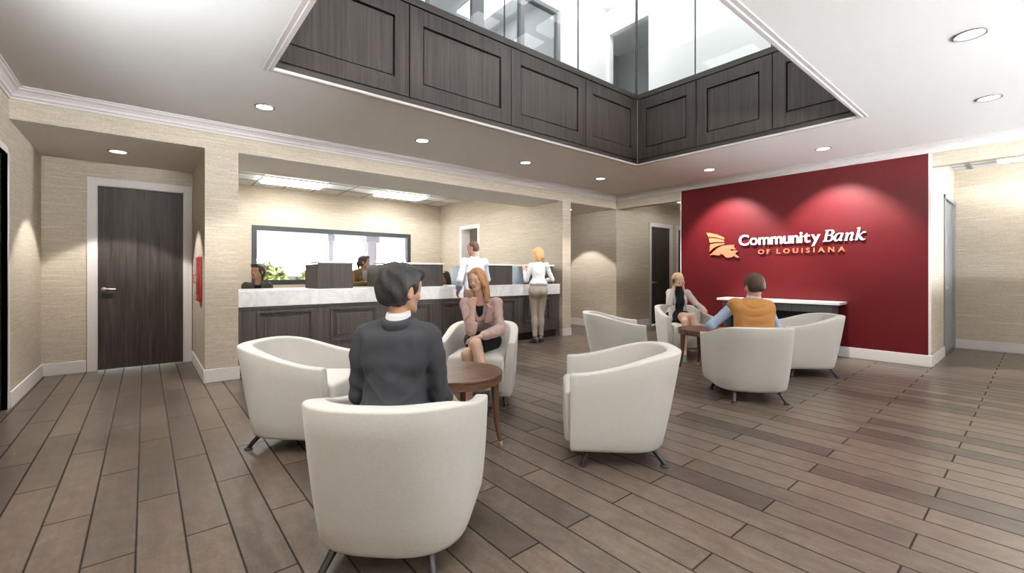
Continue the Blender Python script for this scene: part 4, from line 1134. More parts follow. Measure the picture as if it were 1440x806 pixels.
def seated_joints(**kw):
    J = dict(pelvis=V(0, -.12, .585), chest=V(0, -.10, .88), neck=V(0, -.09, 1.055), shR=V(.14, -.09, 1.0), shL=V(-.14, -.09, 1.0), head=V(0, -.06, 1.20),
             hipR=V(.09, -.08, .575), hipL=V(-.09, -.08, .575), knR=V(.10, .36, .54), knL=V(-.10, .36, .54), anR=V(.10, .38, .085), anL=V(-.10, .38, .085), ftR=V(0, 1, 0), ftL=V(0, 1, 0),
             elR=V(.22, -.06, .74), elL=V(-.22, -.06, .74), wrR=V(.14, .16, .66), wrL=V(-.14, .16, .66))
    for k, v in kw.items(): J[k] = np.array(v, float) if isinstance(v, (tuple, list)) and k not in ('hs',) else v
    return J
def folds(amp, fn): return field(lambda p: amp*fn(p))
# ---- hair, garments -------------------------------------------------------------
def hair(J, mat, parent, style, vox=.005, amp=.0016, name='hair'):
    s = J.get('hs', 1.0); M = J['HM']; c = J['head']; g = lambda x, y, z: c + M @ (V(x, y, z)*s)
    El = lambda p, r, k=.02, op='u': ell(g(*p), np.array(r)*s, M, k*s, op)
    cap = [El((0, -.016, .036), (.083, .101, .090)), El((0, -.045, -.010), (.078, .072, .078), .03)]
    face = [El((0, .112, -.040), (.064, .080, .112), .02, 's')]
    ears = [El((sx*.088, .004, -.016), (.022, .028, .042), .01, 's') for sx in (1, -1)]
    if style == 'updo':
        P = cap + [El((.008, -.040, .078), (.070, .078, .058), .03), El((-.01, -.075, .02), (.062, .050, .072), .03), El((.02, .04, .085), (.05, .06, .036), .03)] + [El((0, .118, -.035), (.072, .076, .095), .02, 's')] + ears + [plane(g(0, -.07, -.070), M @ V(0, -.25, -1), 'i', .02)]
        def fn(p):
            q = (p - c) @ M; a = np.arctan2(q[:, 0]*1.2 + q[:, 2]*.5, -q[:, 1] + .02); return np.sin(a*9 + q[:, 2]*38) + .5*np.sin(a*17 - q[:, 2]*22)
        P.append(field(lambda p: amp*fn(p)))
    elif style in ('short', 'crop'):
        th = 0 if style == 'short' else -.008
        P = [El((0, -.016, .036), (.086 + th*1.6, .104 + th*1.6, .096 + th*1.6)), El((0, -.045, -.010), (.076 + th, .070 + th, .066), .03)] + [El((0, .115, -.045), (.075, .075, .108), .02, 's')] + [El((sx*.09, .012, -.03), (.026, .034, .058), .012, 's') for sx in (1, -1)] + [plane(g(0, -.06, -.062), M @ V(0, -.2, -1), 'i', .015)]
        P.append(field(lambda p: amp*np.sin(((p - c) @ M)[:, 0]*260 + ((p - c) @ M)[:, 2]*70)*np.sin(((p - c) @ M)[:, 1]*140)))
    elif style == 'tied':
        P = cap + [El((0, -.110, -.015), (.040, .040, .045), .02), cone(g(0, -.115, -.03), g(.02, -.105, -.20), .024*s, .012*s, .02)] + [El((0, .112, -.040), (.068, .076, .104), .02, 's')] + ears + [El((0, .07, .09), (.06, .03, .03), .02)]
        P.append(field(lambda p: amp*np.sin(((p - c) @ M)[:, 0]*210)))
    else:   # long or bob
        L = -.225 if style == 'long' else -.125
        P = cap + [cone(g(.060, -.022, .03), g(.072, .004, L), .032*s, .021*s, .03, flat=(M @ V(.7, .7, 0), .8)), cone(g(-.060, -.022, .03), g(-.072, .004, L), .032*s, .021*s, .03, flat=(M @ V(-.7, .7, 0), .8)),
                   El((0, -.055, L*.45), (.086, .050, abs(L)*.62), .03), cone(g(.035, -.07, -.05), g(.045, -.062, L*1.02), .040*s, .026*s, .03), cone(g(-.035, -.07, -.05), g(-.045, -.062, L*1.02), .040*s, .026*s, .03),
                   cone(g(.045, .052, .075), g(.074, .020, -.06), .022*s, .020*s, .02), cone(g(-.045, .052, .075), g(-.074, .020, -.06), .022*s, .020*s, .02)]
        P += [El((0, .118, -.034), (.056, .085, .098), .015, 's'), El((0, .09, -.15), (.052, .10, .09), .03, 's')]
        def fn(p):
            q = (p - c) @ M; a = np.arctan2(q[:, 0], -q[:, 1] + .01); return (np.sin(a*21 + q[:, 2]*14) + .5*np.sin(a*37 - q[:, 2]*9))*np.clip((.11 - q[:, 2])/.10, .12, 1)
        P.append(field(lambda p: amp*fn(p)))
    return sdf_object(name, P, vox, mat, parent, smooth_it=1)

def wrinkle(amp=.003, f=(38, 30, 46)):
    def fn(p):
        x, y, z = p[:, 0], p[:, 1], p[:, 2]
        a = np.sin(x*23 + z*17 + 1.8*np.sin(y*19 + z*11)); b_ = np.sin(z*41 + x*13 + 2.1*np.sin(x*17 - y*23)); c = np.sin(y*37 - z*21 + 1.5*np.sin(x*29))
        return .45*a*b_ + .35*b_*c + .25*a*c
    return field(lambda p: amp*fn(p))
def creases(amp, z0, f=26):
    def fn(p):
        x, y, z = p[:, 0], p[:, 1], p[:, 2]; s_ = np.sign(x)*1.0
        a = 1 - np.abs(np.sin(z*f - np.abs(x)*17 + 1.2*np.sin(x*13 + z*9))); b_ = 1 - np.abs(np.sin(z*f*.7 + np.abs(x)*23 + 1.6*np.sin(y*11 + z*7)))
        m = np.clip((z0 - z)*5 + .15, .12, 1)
        return (a**3*.7 + b_**3*.6)*m
    return field(lambda p: -amp*fn(p))
def jacket(J, mat, parent, vox, g=.013, hem=.55, sleeve=.95, male=False, opening=.045, name='jacket', w=.003, extra=(), gs=.010, neck=.045, arms=True, sub=(), crease=None):
    P = torso_prims(J, g, male)
    for s_ in 'RL':
        if arms: P += arm_prims(J, s_, gs, male, sleeve, up_only=sleeve <= 0)
    P.append(cone(J['neck'] - V(0, .012, .06), J['neck'] + (J['head'] - J['neck'])*.22 + V(0, -.018, 0), .058 + g*.5 + (.012 if male else 0), .050 + g*.3 + (.010 if male else 0), .025))
    P += list(extra)
    P.append(plane(V(0, 0, hem), V(0, 0, -1), 'i', .006))
    nk = J['neck']; up = nrm(J['head'] - nk)
    P.append(plane(nk + V(0, 0, neck), V(0, -.28, 1), 'i', .006))
    if opening:
        fr = J['chest'] + V(0, .165, -.22); P.append(cone(nk + V(0, .085, .03), fr, opening*1.25, opening*.55, .008, 's'))
    for s_ in ('shR', 'shL'): pass
    P += list(sub); P.append(wrinkle(w))
    if crease: P.append(creases(*crease))
    return sdf_object(name, P, vox, mat, parent)
def skirt(J, mat, parent, vox, g=.016, to=.62, waist=.72, name='skirt', cut=None):
    P = [ell(J['pelvis'], np.array((.165, .118, .115)) + g, None, .04)]
    for s_ in 'RL':
        h, k = J['hip'+s_], J['kn'+s_]; P.append(cone(h, h + (k - h)*to, .090 + g, .068 + g*.9, .05))
    a = (J['hipR'] + J['hipL'])*.5; b_ = (J['knR'] + J['knL'])*.5; P.append(cone(a, a + (b_ - a)*to*.98, .085 + g, .060 + g, .06))
    ax = nrm(b_ - a); P.append(plane(a + ax*np.linalg.norm(b_ - a)*to, ax, 'i', .004)); P.append(plane(V(0, 0, waist), V(0, 0, 1), 'i', .005)); P.append(wrinkle(.002))
    return sdf_object(name, P, vox, mat, parent)
def trousers(J, mat, parent, vox, g=.014, upto=.93, waist=1.05, male=False, w=.003):
    P = [ell(J['pelvis'], np.array((.160, .118, .115)) + g, None, .04)]
    for s_ in 'RL': P += leg_prims(J, s_, g, male, upto, .012, .012)
    P += [ell(J['pelvis'] + V(sx*.062, -.055, -.055), np.array((.085, .078, .09)) + g*.6, None, .04) for sx in (1, -1)]
    P += [plane(V(0, 0, waist), V(0, 0, 1), 'i', .005), wrinkle(w)]
    return sdf_object('trousers', P, vox, mat, parent)
def shoes(J, mat, parent, vox=.005, heel=0.0, low=True, L=.20):
    for s_ in 'RL':
        P = foot_prims(J, s_, .006, L, .02); an = J['an'+s_]; dn = J.get('dn'+s_, V(0, 0, -1)); d = nrm(J['ft'+s_])
        if low: P.append(plane(an + dn*.030 + d*.0, nrm(-dn - d*.55), 'i', .006))
        if heel: P.append(cone(an + dn*.05 - d*.035, an + dn*(.068 + heel) - d*.045, .016, .010, .01))
        sdf_object('shoe', P, vox, mat, parent)

S_LIGHT, S_TAN, S_PINK = skin('fair', (.62, .40, .30)), skin('tan', (.42, .235, .145)), skin('rosy', (.60, .34, .26))
BLACK_DRESS = cloth('black_jersey', (.012, .012, .014), .8)

# ---- person in the charcoal blazer, seen from behind ------------------------------
J = seated_joints(pelvis=(0, -.135, .585), chest=(.005, -.075, .87), neck=(.01, -.06, 1.045), shR=(.150, -.07, .995), shL=(-.138, -.07, .995), head=(.015, -.030, 1.198), HM=rot(-38, -4, 0),
                  elR=(.192, -.020, .715), elL=(-.182, -.045, .715), wrR=(.268, .160, .590), wrL=(-.13, .17, .66), knR=(.12, .36, .545), knL=(-.08, .36, .545))
o = person('person in a charcoal blazer with dark swept-up hair, seated with back to us', J, (.944, 1.972, 0), 47, S_TAN, .005,
           hands=[(J['wrR'], V(.05, .9, -.25), V(-.25, -.2, -1), 1, dict(curl=.35)), (J['wrL'], V(.5, .8, -.15), V(0, -.2, -1), -1, dict(curl=.35))])
hair(J, hair_mat('near_black_hair', (.010, .009, .009), (.030, .027, .026)), o, 'updo', .0045, .0022)
SUIT = cloth('charcoal_suiting', (.034, .035, .040), .8, .25, 500, .25, .05, .5)
nk = J['neck']
Mt = frame3(J['neck'] - J['chest'], J['shR'] - J['shL']); sh_ = lambda s_, x, y, z: J['sh' + s_] + V(x, y, z)
jk = jacket(J, SUIT, o, .0055, .010, .50, .16, crease=(.006, .93), opening=.05, w=.0045, neck=.040, extra=[boxp(J['chest'] + Mt @ V(0, -.012, .055), (.150, .088, .100), Mt, .055, .03), ell(J['chest'] + V(0, -.005, -.12), (.138, .105, .19), None, .04), ell(J['pelvis'] + V(0, 0, .02), (.180, .135, .12), None, .05),
     cone(nk + V(.025, -.015, .014), sh_('R', -.005, 0, .022), .042, .026, .03), cone(nk + V(-.025, -.015, .014), sh_('L', .005, 0, .022), .042, .026, .03),
     cone(sh_('R', .012, 0, -.012), sh_('R', .026, .0, -.09), .052, .053, .008), cone(sh_('L', -.012, 0, -.012), sh_('L', -.026, .0, -.09), .052, .053, .008),
     cone(sh_('R', .026, .0, -.09), J['elR'], .053, .046, .010), cone(sh_('L', -.026, .0, -.09), J['elL'], .053, .046, .010), cone(J['elL'], J['elL'] + (J['wrL'] - J['elL'])*.6, .046, .040, .015), cone(J['elR'], J['elR'] + (J['wrR'] - J['elR'])*.18, .046, .044, .015)])
sdf_object('blazer_collar', [cone(nk + V(0, -.012, .005), nk + V(0, -.012, .045), .078, .062, .01), plane(nk + V(0, 0, .044), V(0, -.3, 1), 'i', .004), cone(nk + V(0, .11, .08), nk + V(0, .12, -.12), .05, .03, .01, 's')], .005, SUIT, jk)
sdf_object('shirt_collar', [cone(nk + V(0, -.010, -.01), nk + V(0, -.004, .064), .066, .054, .01), plane(nk + V(0, 0, .062), V(0, -.2, 1), 'i', .003)], .005, cloth('white_cotton', (.72, .72, .73)), o)
skirt(J, SUIT, o, .008, .016, .75); shoes(J, plain('black_leather', (.015, .015, .015), .35), o)
eyes(J, o)

# ---- person in the pink leather jacket, chin on hand ------------------------------
J = seated_joints(pelvis=(.0, -.14, .585), chest=(-.005, -.005, .845), neck=(.005, .055, 1.010), shR=(.152, .060, .972), shL=(-.160, .03, .980), head=(.028, .105, 1.215), HM=rot(-20, -9, 7),
                  elR=(.052, .325, .735), wrR=(.040, .285, .955), elL=(-.205, .12, .715), wrL=(-.035, .33, .680), hipR=(.09, -.09, .58), hipL=(-.09, -.09, .575),
                  knR=(-.015, .465, .625), anR=(-.135, .56, .275), ftR=(-.25, .75, -.62), dnR=(-.12, -.62, -.78), knL=(.075, .42, .525), anL=(.055, .40, .085), ftL=(.1, 1, 0), lx=-.15, lz=-.5, lid=.004, brow=(.20, .10, .05))
o = person('person with long red-blonde hair in a pink leather jacket, legs crossed, chin on hand', J, (2.655, 3.690, 0), 226, S_LIGHT, .0042,
           hands=[(J['wrR'], V(.05, -.25, 1), V(-.25, -1, 0), 1, dict(curl=1.05, thumb=.2)), (J['wrL'], V(.95, .15, -.15), V(-.15, .1, -1), -1, dict(curl=.38))])
hair(J, hair_mat('strawberry_blonde_hair', (.23, .095, .040), (.50, .265, .125)), o, 'long', .0045, .0020)
PINK = cloth('pink_leather', (.47, .325, .298), .45, .3, 200, .4, .05, .6)
jk = jacket(J, PINK, o, .0055, .018, .57, .55, crease=(.006, .95, 34), opening=.058, w=.005, neck=.030, gs=.016, sub=[cone(J['elR'] + (J['wrR'] - J['elR'])*.22, J['wrR'] + V(0, 0, .15), .075, .075, .004, 's')],
            extra=[cone(J['elL'], J['elL'] + (J['wrL'] - J['elL'])*.82, .052, .042, .02), ell(J['pelvis'] + V(0, -.01, .09), (.175, .130, .10), None, .04)])
Mc = frame3(nrm(J['neck'] - J['chest']), J['shR'] - J['shL']); ch = J['chest']; L_ = lambda x, y, z: ch + Mc @ V(x, y, z)
for sx in (1, -1):
    M = Mc @ rot(-sx*26, 0, sx*20)
    P = [boxp(L_(sx*.078, .112, .055), (.034, .008, .088), M, .007), boxp(L_(sx*.104, .098, .092), (.036, .008, .030), M @ rot(0, 0, -sx*34), .007, .006), cone(L_(sx*.050, .030, .178), L_(sx*.085, .085, .130), .020, .014, .03)]
    sdf_object('lapel', P, .005, PINK, jk)
sdf_object('cuff', [cone(J['elR'] + (J['wrR'] - J['elR'])*.10, J['elR'] + (J['wrR'] - J['elR'])*.26, .058, .060, .01), cone(J['elR'] + (J['wrR'] - J['elR'])*.27, J['wrR'], .050, .050, .004, 's')], .005, PINK, jk)
dr = [p for p in torso_prims(J, .007)] + [plane(J['neck'] + V(0, 0, -.045), V(0, .15, 1), 'i', .004), plane(V(0, 0, .56), V(0, 0, -1), 'i', .004)]
sdf_object('dress', dr, .007, BLACK_DRESS, o); skirt(J, BLACK_DRESS, o, .007, .014, .60, .74)
shoes(J, plain('dark_pumps', (.03, .028, .026), .3), o, heel=.05); eyes(J, o)

# ---- blonde person on the phone ----------------------------------------------------
J = seated_joints(pelvis=(.03, -.15, .585), chest=(.02, -.115, .855), neck=(.02, -.10, 1.020), shR=(.155, -.10, .968), shL=(-.112, -.10, .962), head=(.035, -.075, 1.175), HM=rot(-2, 0, 6),
                  elR=(.205, .055, .800), wrR=(.152, .050, 1.020), elL=(-.245, -.03, .775), wrL=(-.270, .19, .735), hipR=(.11, -.10, .58), hipL=(-.06, -.10, .575),
                  knL=(.045, .36, .55), anL=(.095, .47, .100), ftL=(.15, 1, -.25), dnL=(0, -.25, -1), knR=(-.045, .40, .635), anR=(-.13, .52, .255), ftR=(-.2, .75, -.6), dnR=(-.12, -.6, -.78))
blond = person('blonde person in a cream cardigan and black dress, seated with crossed legs, on the phone', J, (6.535, 3.665, 0), 225, S_LIGHT, .0055,
           hands=[(J['wrR'], V(-.32, -.30, 1), V(-1, .1, -.2), 1, dict(curl=.75, thumb=.5)), (J['wrL'], V(.1, 1, -.15), V(0, -.15, -1), -1, dict(curl=.4))])
o = blond; hair(J, hair_mat('blonde_hair', (.42, .25, .11), (.78, .56, .32)), o, 'long', .005, .0018)
CARD = cloth('cream_knit', (.60, .545, .51), .9, .35, 160, .15, .06, .4)
jk = jacket(J, CARD, o, .0065, .016, .52, .92, opening=.0, w=.0035, neck=.02, gs=.014, extra=[ell(J['pelvis'] + V(0, 0, .04), (.175, .125, .11), None, .04), cone(V(.15, -.03, .72), V(.165, .03, .56), .05, .035, .04)],
            sub=[boxp(V(.02, .14, .78), (.066, .20, .40), None, .02, .01, 's')])
dr = torso_prims(J, .012) + [cone(J['neck'] - V(0, 0, .04), J['neck'] + (J['head'] - J['neck'])*.36, .066, .057, .03), plane(J['neck'] + V(0, 0, .058), V(0, .1, 1), 'i', .004), plane(V(0, 0, .56), V(0, 0, -1), 'i', .004)]
sdf_object('turtleneck_dress', dr, .007, BLACK_DRESS, o); skirt(J, BLACK_DRESS, o, .007, .014, .52, .74)
shoes(J, plain('grey_pumps', (.10, .11, .10), .35), o, heel=.055); eyes(J, o)
w_ = J['wrR']; pc = J['head'] + J['HM'] @ V(.084, .030, -.040); Mh = Matrix.Rotation(R(225 - 90), 4, 'Z')
ph = MB(); ph.box(-.004, .004, -.033, .033, -.068, .068)
pho = ph.build('phone', plain('black_phone', (.015, .015, .018), .25), None, bevel=.003)
pw = Vector((6.535, 3.665, 0)) + (Mh @ Vector(pc)); pho.location = pw; pho.rotation_euler = (R(-20), R(8), R(225 - 90 + 8)); put(pho, 'black mobile phone held to the ear of the blonde seated person', 'phone')

# ---- person in the mustard cape, seen from behind -----------------------------------
J = seated_joints(pelvis=(.0, -.13, .585), chest=(.015, -.10, .855), neck=(.03, -.075, 1.015), shR=(.155, -.08, .940), shL=(-.145, -.06, .955), head=(.045, -.050, 1.150), hs=1.05, HM=rot(10, -3, -4),
                  elL=(-.335, .045, .735), wrL=(-.30, .27, .69), elR=(.275, -.03, .72), wrR=(.17, .20, .66))
o = person('person with brown hair in a mustard cape and blue shirt, seen from behind', J, (4.852, 1.988, 0), 46, S_PINK, .006, male=True,
           hands=[(J['wrR'], V(-.3, .9, -.1), V(0, -.1, -1), 1, dict(curl=.4)), (J['wrL'], V(.5, .8, -.2), V(0, -.2, -1), -1, dict(curl=.4))])
hair(J, hair_mat('brown_hair', (.030, .016, .010), (.085, .048, .032)), o, 'short', .005, .0018)
SHIRT = cloth('pale_blue_shirt', (.40, .50, .68), .8, .3, 300, .2, .05, .6)
jacket(J, SHIRT, o, .007, .012, .50, .93, True, opening=0, name='shirt', w=.0035, neck=.036)
ze = V(.015, -.22, .955)
def drape(p):
    r = np.sqrt((p[:, 0] - ze[0])**2*.85 + (np.minimum(p[:, 2] - 1.02, .02))**2); bk = np.clip((-p[:, 1] - .06)*9, 0, 1)
    ang = np.arctan2(p[:, 0] - ze[0], 1.02 - p[:, 2]); return bk*((.5 - 1.2*np.abs(np.sin(r*36 + .8*np.sin(ang*2.3 + 1) - .5))**.7)*np.exp(-((p[:, 0] - ze[0])/.10)**2)*np.clip(1.25 - r*2.6, .05, 1)*np.clip(r*12 - .4, 0, 1)) + .35*np.sin(p[:, 0]*60 + p[:, 2]*8)*np.clip((.80 - p[:, 2])*5, 0, 1)
P = torso_prims(J, .018, True, .03) + [cone(J['shR'], J['elR']*.40 + J['shR']*.60, .058, .052, .04), cone(J['shL'], J['elL']*.10 + J['shL']*.90, .056, .052, .04),
     cone(V(-.11, -.12, .90), V(-.115, -.13, .55), .07, .07, .05), cone(V(.14, -.12, .90), V(.13, -.13, .55), .075, .07, .05), ell(V(.015, -.165, .80), (.14, .05, .22), None, .05),
     ell(V(.03, -.125, .985), (.095, .05, .045), None, .03), plane(V(0, 0, .52), V(0, 0, -1), 'i', .004), cone(J['neck'] + V(0, -.015, .01), J['neck'] + V(0, .01, .14), .060, .085, .02, 's'), field(lambda p: .012*drape(p))]
sdf_object('cape', P, .006, cloth('mustard_wool', (.40, .188, .062), .9, .25, 240, .15, .06, .3), o, smooth_it=2)
sdf_object('shirt_collar', [cone(J['neck'] + V(0, -.01, 0), J['neck'] + V(0, -.002, .045), .074, .062, .01), plane(J['neck'] + V(0, 0, .040), V(0, -.2, 1), 'i', .003)], .005, SHIRT, o)
trousers(J, cloth('grey_trousers', (.08, .08, .09)), o, .009, waist=.72, male=True); shoes(J, plain('brown_leather', (.05, .03, .02), .4), o, low=False, L=.23); eyes(J, o)

# ---- standing customers ---------------------------------------------------------------
def standing_joints(**kw):
    J = dict(pelvis=V(0, 0, .96), chest=V(0, .0, 1.27), neck=V(0, -.015, 1.455), shR=V(.14, 0, 1.40), shL=V(-.14, 0, 1.40), head=V(0, .01, 1.61),
             hipR=V(.085, 0, .93), hipL=V(-.085, 0, .93), knR=V(.085, .02, .51), knL=V(-.085, .02, .51), anR=V(.085, -.02, .085), anL=V(-.085, -.02, .085), ftR=V(.1, 1, 0), ftL=V(-.1, 1, 0),
             elR=V(.22, .02, 1.12), elL=V(-.22, .02, 1.12), wrR=V(.2, .2, 1.0), wrL=V(-.2, .2, 1.0))
    for k, v in kw.items(): J[k] = np.array(v, float) if isinstance(v, tuple) else v
    return J
J = standing_joints(pelvis=(-.01, 0, .985), chest=(.0, .015, 1.295), neck=(.005, .0, 1.475), shR=(.145, .0, 1.42), shL=(-.137, .0, 1.425), head=(-.01, .03, 1.632), HM=rot(38, -6, 0),
                    hipR=(.075, 0, .95), hipL=(-.095, 0, .95), knR=(.045, .03, .53), knL=(-.075, .02, .52), anR=(.050, .03, .115), anL=(-.075, -.045, .115), ftR=(.25, 1, -.35), ftL=(-.45, 1, -.35), dnR=(0, -.35, -1), dnL=(.1, -.35, -1),
                    elR=(.262, .035, 1.165), wrR=(.150, .19, 1.14), elL=(-.225, .05, 1.150), wrL=(-.235, .20, 1.315))
o = person('blonde person in a white blouse and beige trousers standing at the counter end', J, (5.575, 5.945, 0), 58, S_LIGHT, .0065,
           hands=[(J['wrR'], V(-.7, .6, 0), V(0, -.1, -1), 1, dict(curl=.5)), (J['wrL'], V(-.05, .25, 1), V(.4, .9, 0), -1, dict(curl=.45))])
hair(J, hair_mat('golden_hair', (.40, .20, .07), (.74, .46, .20)), o, 'bob', .006, .002)
jacket(J, cloth('white_blouse', (.74, .745, .75), .75, .3, 300, .25, .03, .6), o, .0065, .012, 1.045, .9, crease=(.005, 1.35, 26), opening=0, name='blouse', w=.004, neck=.03, extra=[ell(J['pelvis'] + V(0, -.01, .11), (.165, .125, .07), None, .04)])
trousers(J, cloth('beige_trousers', (.36, .305, .255), .8, .25, 300, .2, .05, .4), o, .0065, .012, .92, 1.10)
sdf_object('belt', [ell(J['pelvis'] + V(0, 0, .085), (.158, .122, .06), None, .01), plane(V(0, 0, 1.09), V(0, 0, 1), 'i', .002), plane(V(0, 0, 1.055), V(0, 0, -1), 'i', .002)], .006, cloth('grey_belt', (.10, .10, .11), .5), o)
shoes(J, plain('silver_shoes', (.14, .125, .12), .25, .4), o, heel=.03, low=False, L=.215); eyes(J, o)

J = standing_joints(pelvis=(0, 0, .99), chest=(0, .02, 1.315), neck=(0, .025, 1.515), shR=(.180, .0, 1.455), shL=(-.180, .01, 1.455), head=(-.005, .06, 1.685), HM=rot(42, -4, 0),
                    hipR=(.09, 0, .96), hipL=(-.09, 0, .96), knR=(.10, .02, .53), knL=(-.10, .02, .53), elL=(-.275, .0, 1.165), wrL=(-.235, .13, .985), elR=(.275, .06, 1.18), wrR=(.18, .27, 1.115))
o = person('person in a white shirt with cropped hair standing at the counter behind the pink jacket', J, (4.115, 5.90, 0), 86, S_PINK, .007, male=True,
           hands=[(J['wrR'], V(-.4, .8, -.1), V(-.1, -.1, -1), 1, dict(curl=.5)), (J['wrL'], V(.1, .6, -.75), V(1, 0, 0), -1, dict(curl=.45))])
hair(J, hair_mat('cropped_auburn_hair', (.085, .035, .025), (.20, .10, .075)), o, 'crop', .006, .001)
sh = jacket(J, cloth('white_shirt', (.70, .73, .80), .8, .3, 300, .2, .03, .6), o, .007, .022, .86, .55, True, crease=(.006, 1.4, 20), opening=0, name='shirt', w=.0045, neck=.045, extra=[ell(J['pelvis'] + V(0, 0, .09), (.175, .135, .09), None, .05)])
for s_ in 'RL':
    a, b_ = J['el'+s_], J['wr'+s_]; sdf_object('rolled_cuff', [cone(a + (b_ - a)*.42, a + (b_ - a)*.62, .058, .056, .01)], .007, cloth('patterned_cuff_' + s_.lower(), (.33, .38, .58), .8, .3, 60, .2, .5), sh)
trousers(J, cloth('khaki_trousers', (.26, .19, .13)), o, .008, .015, .97, 1.05, True); shoes(J, plain('tan_leather', (.10, .055, .03), .4), o, low=False, L=.24, vox=.007); eyes(J, o)

# ---- tellers behind the counter --------------------------------------------------------
def stool(x, y, rz, h, label):
    root = empty('stool', (x, y, 0), rz, label, 'stool', 'stools behind the teller counter')
    b = MB(); b.lathe([(0, h - .07), (.17, h - .07), (.19, h - .05), (.19, h - .02), (.17, h), (0, h + .004)], n=28, cap0=False, cap1=False); b.build('seat', MAT['black'], root, smooth=True)
    for a in range(4):
        t = a*PI/2 + PI/4; b = MB(); b.tube([(.12*math.cos(t), .12*math.sin(t), h - .06), (.20*math.cos(t), .20*math.sin(t), 0)], .014, 8); b.build('leg', MAT['leg'], root, smooth=True)
    b = MB(); b.tube([(.175*math.cos(t*PI/12), .175*math.sin(t*PI/12), .22) for t in range(25)], .008, 8, False); b.build('foot_ring', MAT['leg'], root, smooth=True)
def lift(J, dz, keep=('anR', 'anL')):
    for k in J:
        if isinstance(J[k], np.ndarray) and J[k].shape == (3,) and k[:2] not in ('ft', 'dn', 'ca') and k not in keep: J[k] = J[k] + V(0, 0, dz)
    return J
def teller(label, loc, heading, J, skin_, hairm, style, coat, shirt, mod):
    o = person(label, J, loc, heading, skin_, .0075, hands=[(J['wrR'], V(-.3, .9, -.1), V(0, -.1, -1), 1, dict(curl=.35)), (J['wrL'], V(.3, .9, -.1), V(0, -.1, -1), -1, dict(curl=.35))])
    hair(J, hairm, o, style, .006, .0015)
    z = J['pelvis'][2]
    jacket(J, coat, o, .0075, .014, z - .06, .93, opening=.055, w=.003, neck=.015)
    sdf_object('shirt', torso_prims(J, .008) + [plane(J['neck'] + V(0, 0, -.03), V(0, .2, 1), 'i', .004), plane(V(0, 0, z + .02), V(0, 0, -1), 'i', .004)], .009, shirt, o)
    trousers(J, cloth('dark_trousers_' + mod, (.03, .03, .035)), o, .010, waist=z + .13); shoes(J, plain('teller_shoes_' + mod, (.02, .02, .02), .4), o, .008, low=False); eyes(J, o)
    return o
DK = hair_mat('dark_brown_hair', (.020, .013, .011), (.070, .048, .040))
SEAT = dict(pelvis=(0, -.03, .585), chest=(0, .0, .88), neck=(0, .01, 1.055), shR=(.145, .005, 1.0), shL=(-.145, .005, 1.0), head=(0, .035, 1.205), elR=(.215, .06, .75), elL=(-.215, .06, .75), wrR=(.12, .28, .76), wrL=(-.12, .28, .76),
            hipR=(.09, .0, .575), hipL=(-.09, .0, .575), knR=(.11, .36, .50), knL=(-.11, .36, .50), anR=(.11, .30, .16), anL=(-.11, .30, .16))
J = lift(seated_joints(**SEAT), .095, ()); J['HM'] = rot(-38, 4, 0)
teller('teller in a grey blazer with tied dark hair, seated nearest the left pier', (1.285, 7.47, 0), 262, J, S_TAN, DK, 'tied', cloth('grey_blazer', (.10, .10, .095), .85, .2, 300, .2, .08), cloth('black_top', (.015, .015, .016)), 'a')
stool(1.285, 7.50, R(172), .578, 'black stool under the teller in the grey blazer')
J = standing_joints(chest=(0, .0, 1.20), pelvis=(0, 0, .90), neck=(0, .0, 1.365), shR=(.13, .0, 1.295), shL=(-.13, .0, 1.295), head=(0, .03, 1.475), hs=.92, hipR=(.085, 0, .87), hipL=(-.085, 0, .87), knR=(.085, .02, .48), knL=(-.085, .02, .48), HM=rot(55, 4, 0),
                    elR=(.20, .08, 1.08), elL=(-.20, .08, 1.08), wrR=(.06, .26, 1.135), wrL=(-.05, .27, 1.135))
J['head'] = V(0, .03, 1.468)
teller('teller in a tan coat with a white scarf, standing before the thick porch post', (2.885, 7.45, 0), 268, J, S_TAN, DK, 'tied', cloth('tan_coat', (.20, .135, .055), .85, .2, 300, .2, .08), cloth('white_scarf', (.62, .60, .56)), 'b')
J = lift(seated_joints(**SEAT), -.0, ()); J['HM'] = rot(-70, -8, 0)
teller('teller with long dark hair, mostly hidden behind the middle privacy screen', (4.475, 7.46, 0), 262, J, S_TAN, DK, 'long', cloth('dark_jacket', (.03, .028, .028)), cloth('dark_blouse', (.05, .03, .03)), 'c')
stool(4.475, 7.49, R(172), .483, 'black stool under the teller with long dark hair')
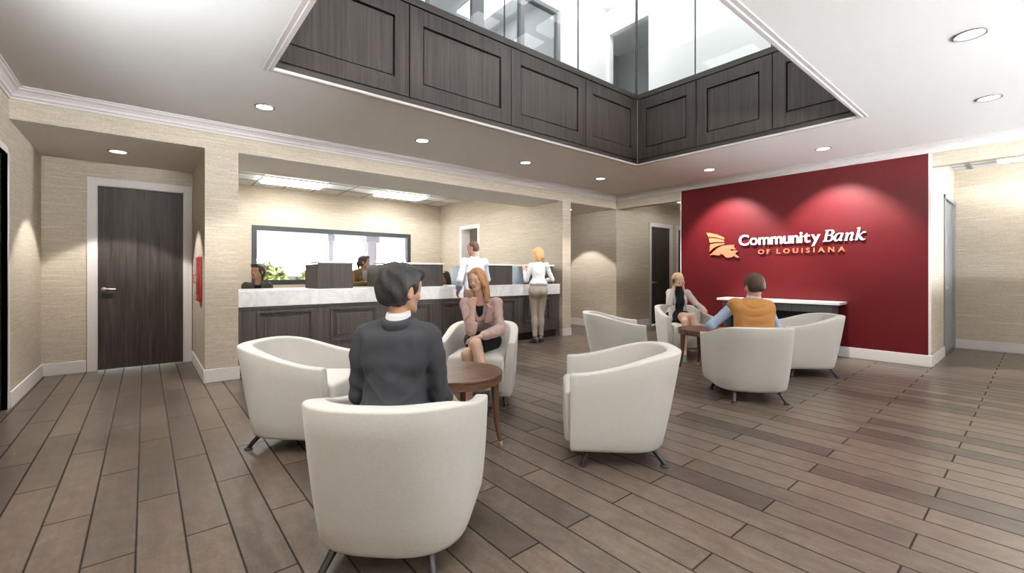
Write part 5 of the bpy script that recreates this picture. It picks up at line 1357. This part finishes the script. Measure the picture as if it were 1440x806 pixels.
# ------------------------------------------------------------------ daylight and camera
w = bpy.data.worlds.new('World'); scene.world = w; w.use_nodes = True
# overcast sky above the horizon, a made-up bright band below it to lift the ceilings
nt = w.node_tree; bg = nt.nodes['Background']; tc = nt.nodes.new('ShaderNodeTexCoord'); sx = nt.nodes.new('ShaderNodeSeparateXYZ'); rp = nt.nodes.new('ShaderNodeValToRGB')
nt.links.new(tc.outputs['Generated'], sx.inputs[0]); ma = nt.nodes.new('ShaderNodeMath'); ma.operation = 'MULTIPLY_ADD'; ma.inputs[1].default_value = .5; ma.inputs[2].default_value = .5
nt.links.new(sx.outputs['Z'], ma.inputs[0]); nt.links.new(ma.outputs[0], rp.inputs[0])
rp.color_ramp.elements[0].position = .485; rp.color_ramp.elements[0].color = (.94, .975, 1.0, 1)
for p_, v_ in ((.30, .14), (.36, .28), (.39, 1.0)):      # steep angles dimmed to even out the added glow on the ceiling
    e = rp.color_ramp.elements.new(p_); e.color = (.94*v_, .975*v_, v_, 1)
rp.color_ramp.elements[-1].position = .515; rp.color_ramp.elements[-1].color = tuple(c*SKY/GROUND_GLOW for c in (.95, .975, 1.0)) + (1,)
nt.links.new(rp.outputs[0], bg.inputs[0]); bg.inputs[1].default_value = GROUND_GLOW
cam = bpy.data.cameras.new('camera'); co = bpy.data.objects.new('camera', cam); COL.objects.link(co)
co.location = (0, 0, 1.285); co.rotation_euler = (R(90), 0, -math.atan2(516, 621.3))
cam.sensor_width = 36; cam.sensor_fit = 'HORIZONTAL'; cam.lens = 621.3/1440*36
cam.shift_y = (384 - 403)/1440.0
cam.clip_start = .05
scene.camera = co
vs = scene.view_settings; vs.view_transform = 'Standard'; vs.look = 'None'; vs.gamma = 1; vs.use_curve_mapping = False; vs.exposure = EXPOSURE
cy = scene.cycles
cy.use_denoising = True
try: cy.denoiser = 'OPENIMAGEDENOISE'
except Exception: pass
cy.max_bounces = 8; cy.diffuse_bounces = 5; cy.glossy_bounces = 4; cy.transparent_max_bounces = 12
cy.sample_clamp_indirect = 6; cy.caustics_reflective = False; cy.caustics_refractive = False
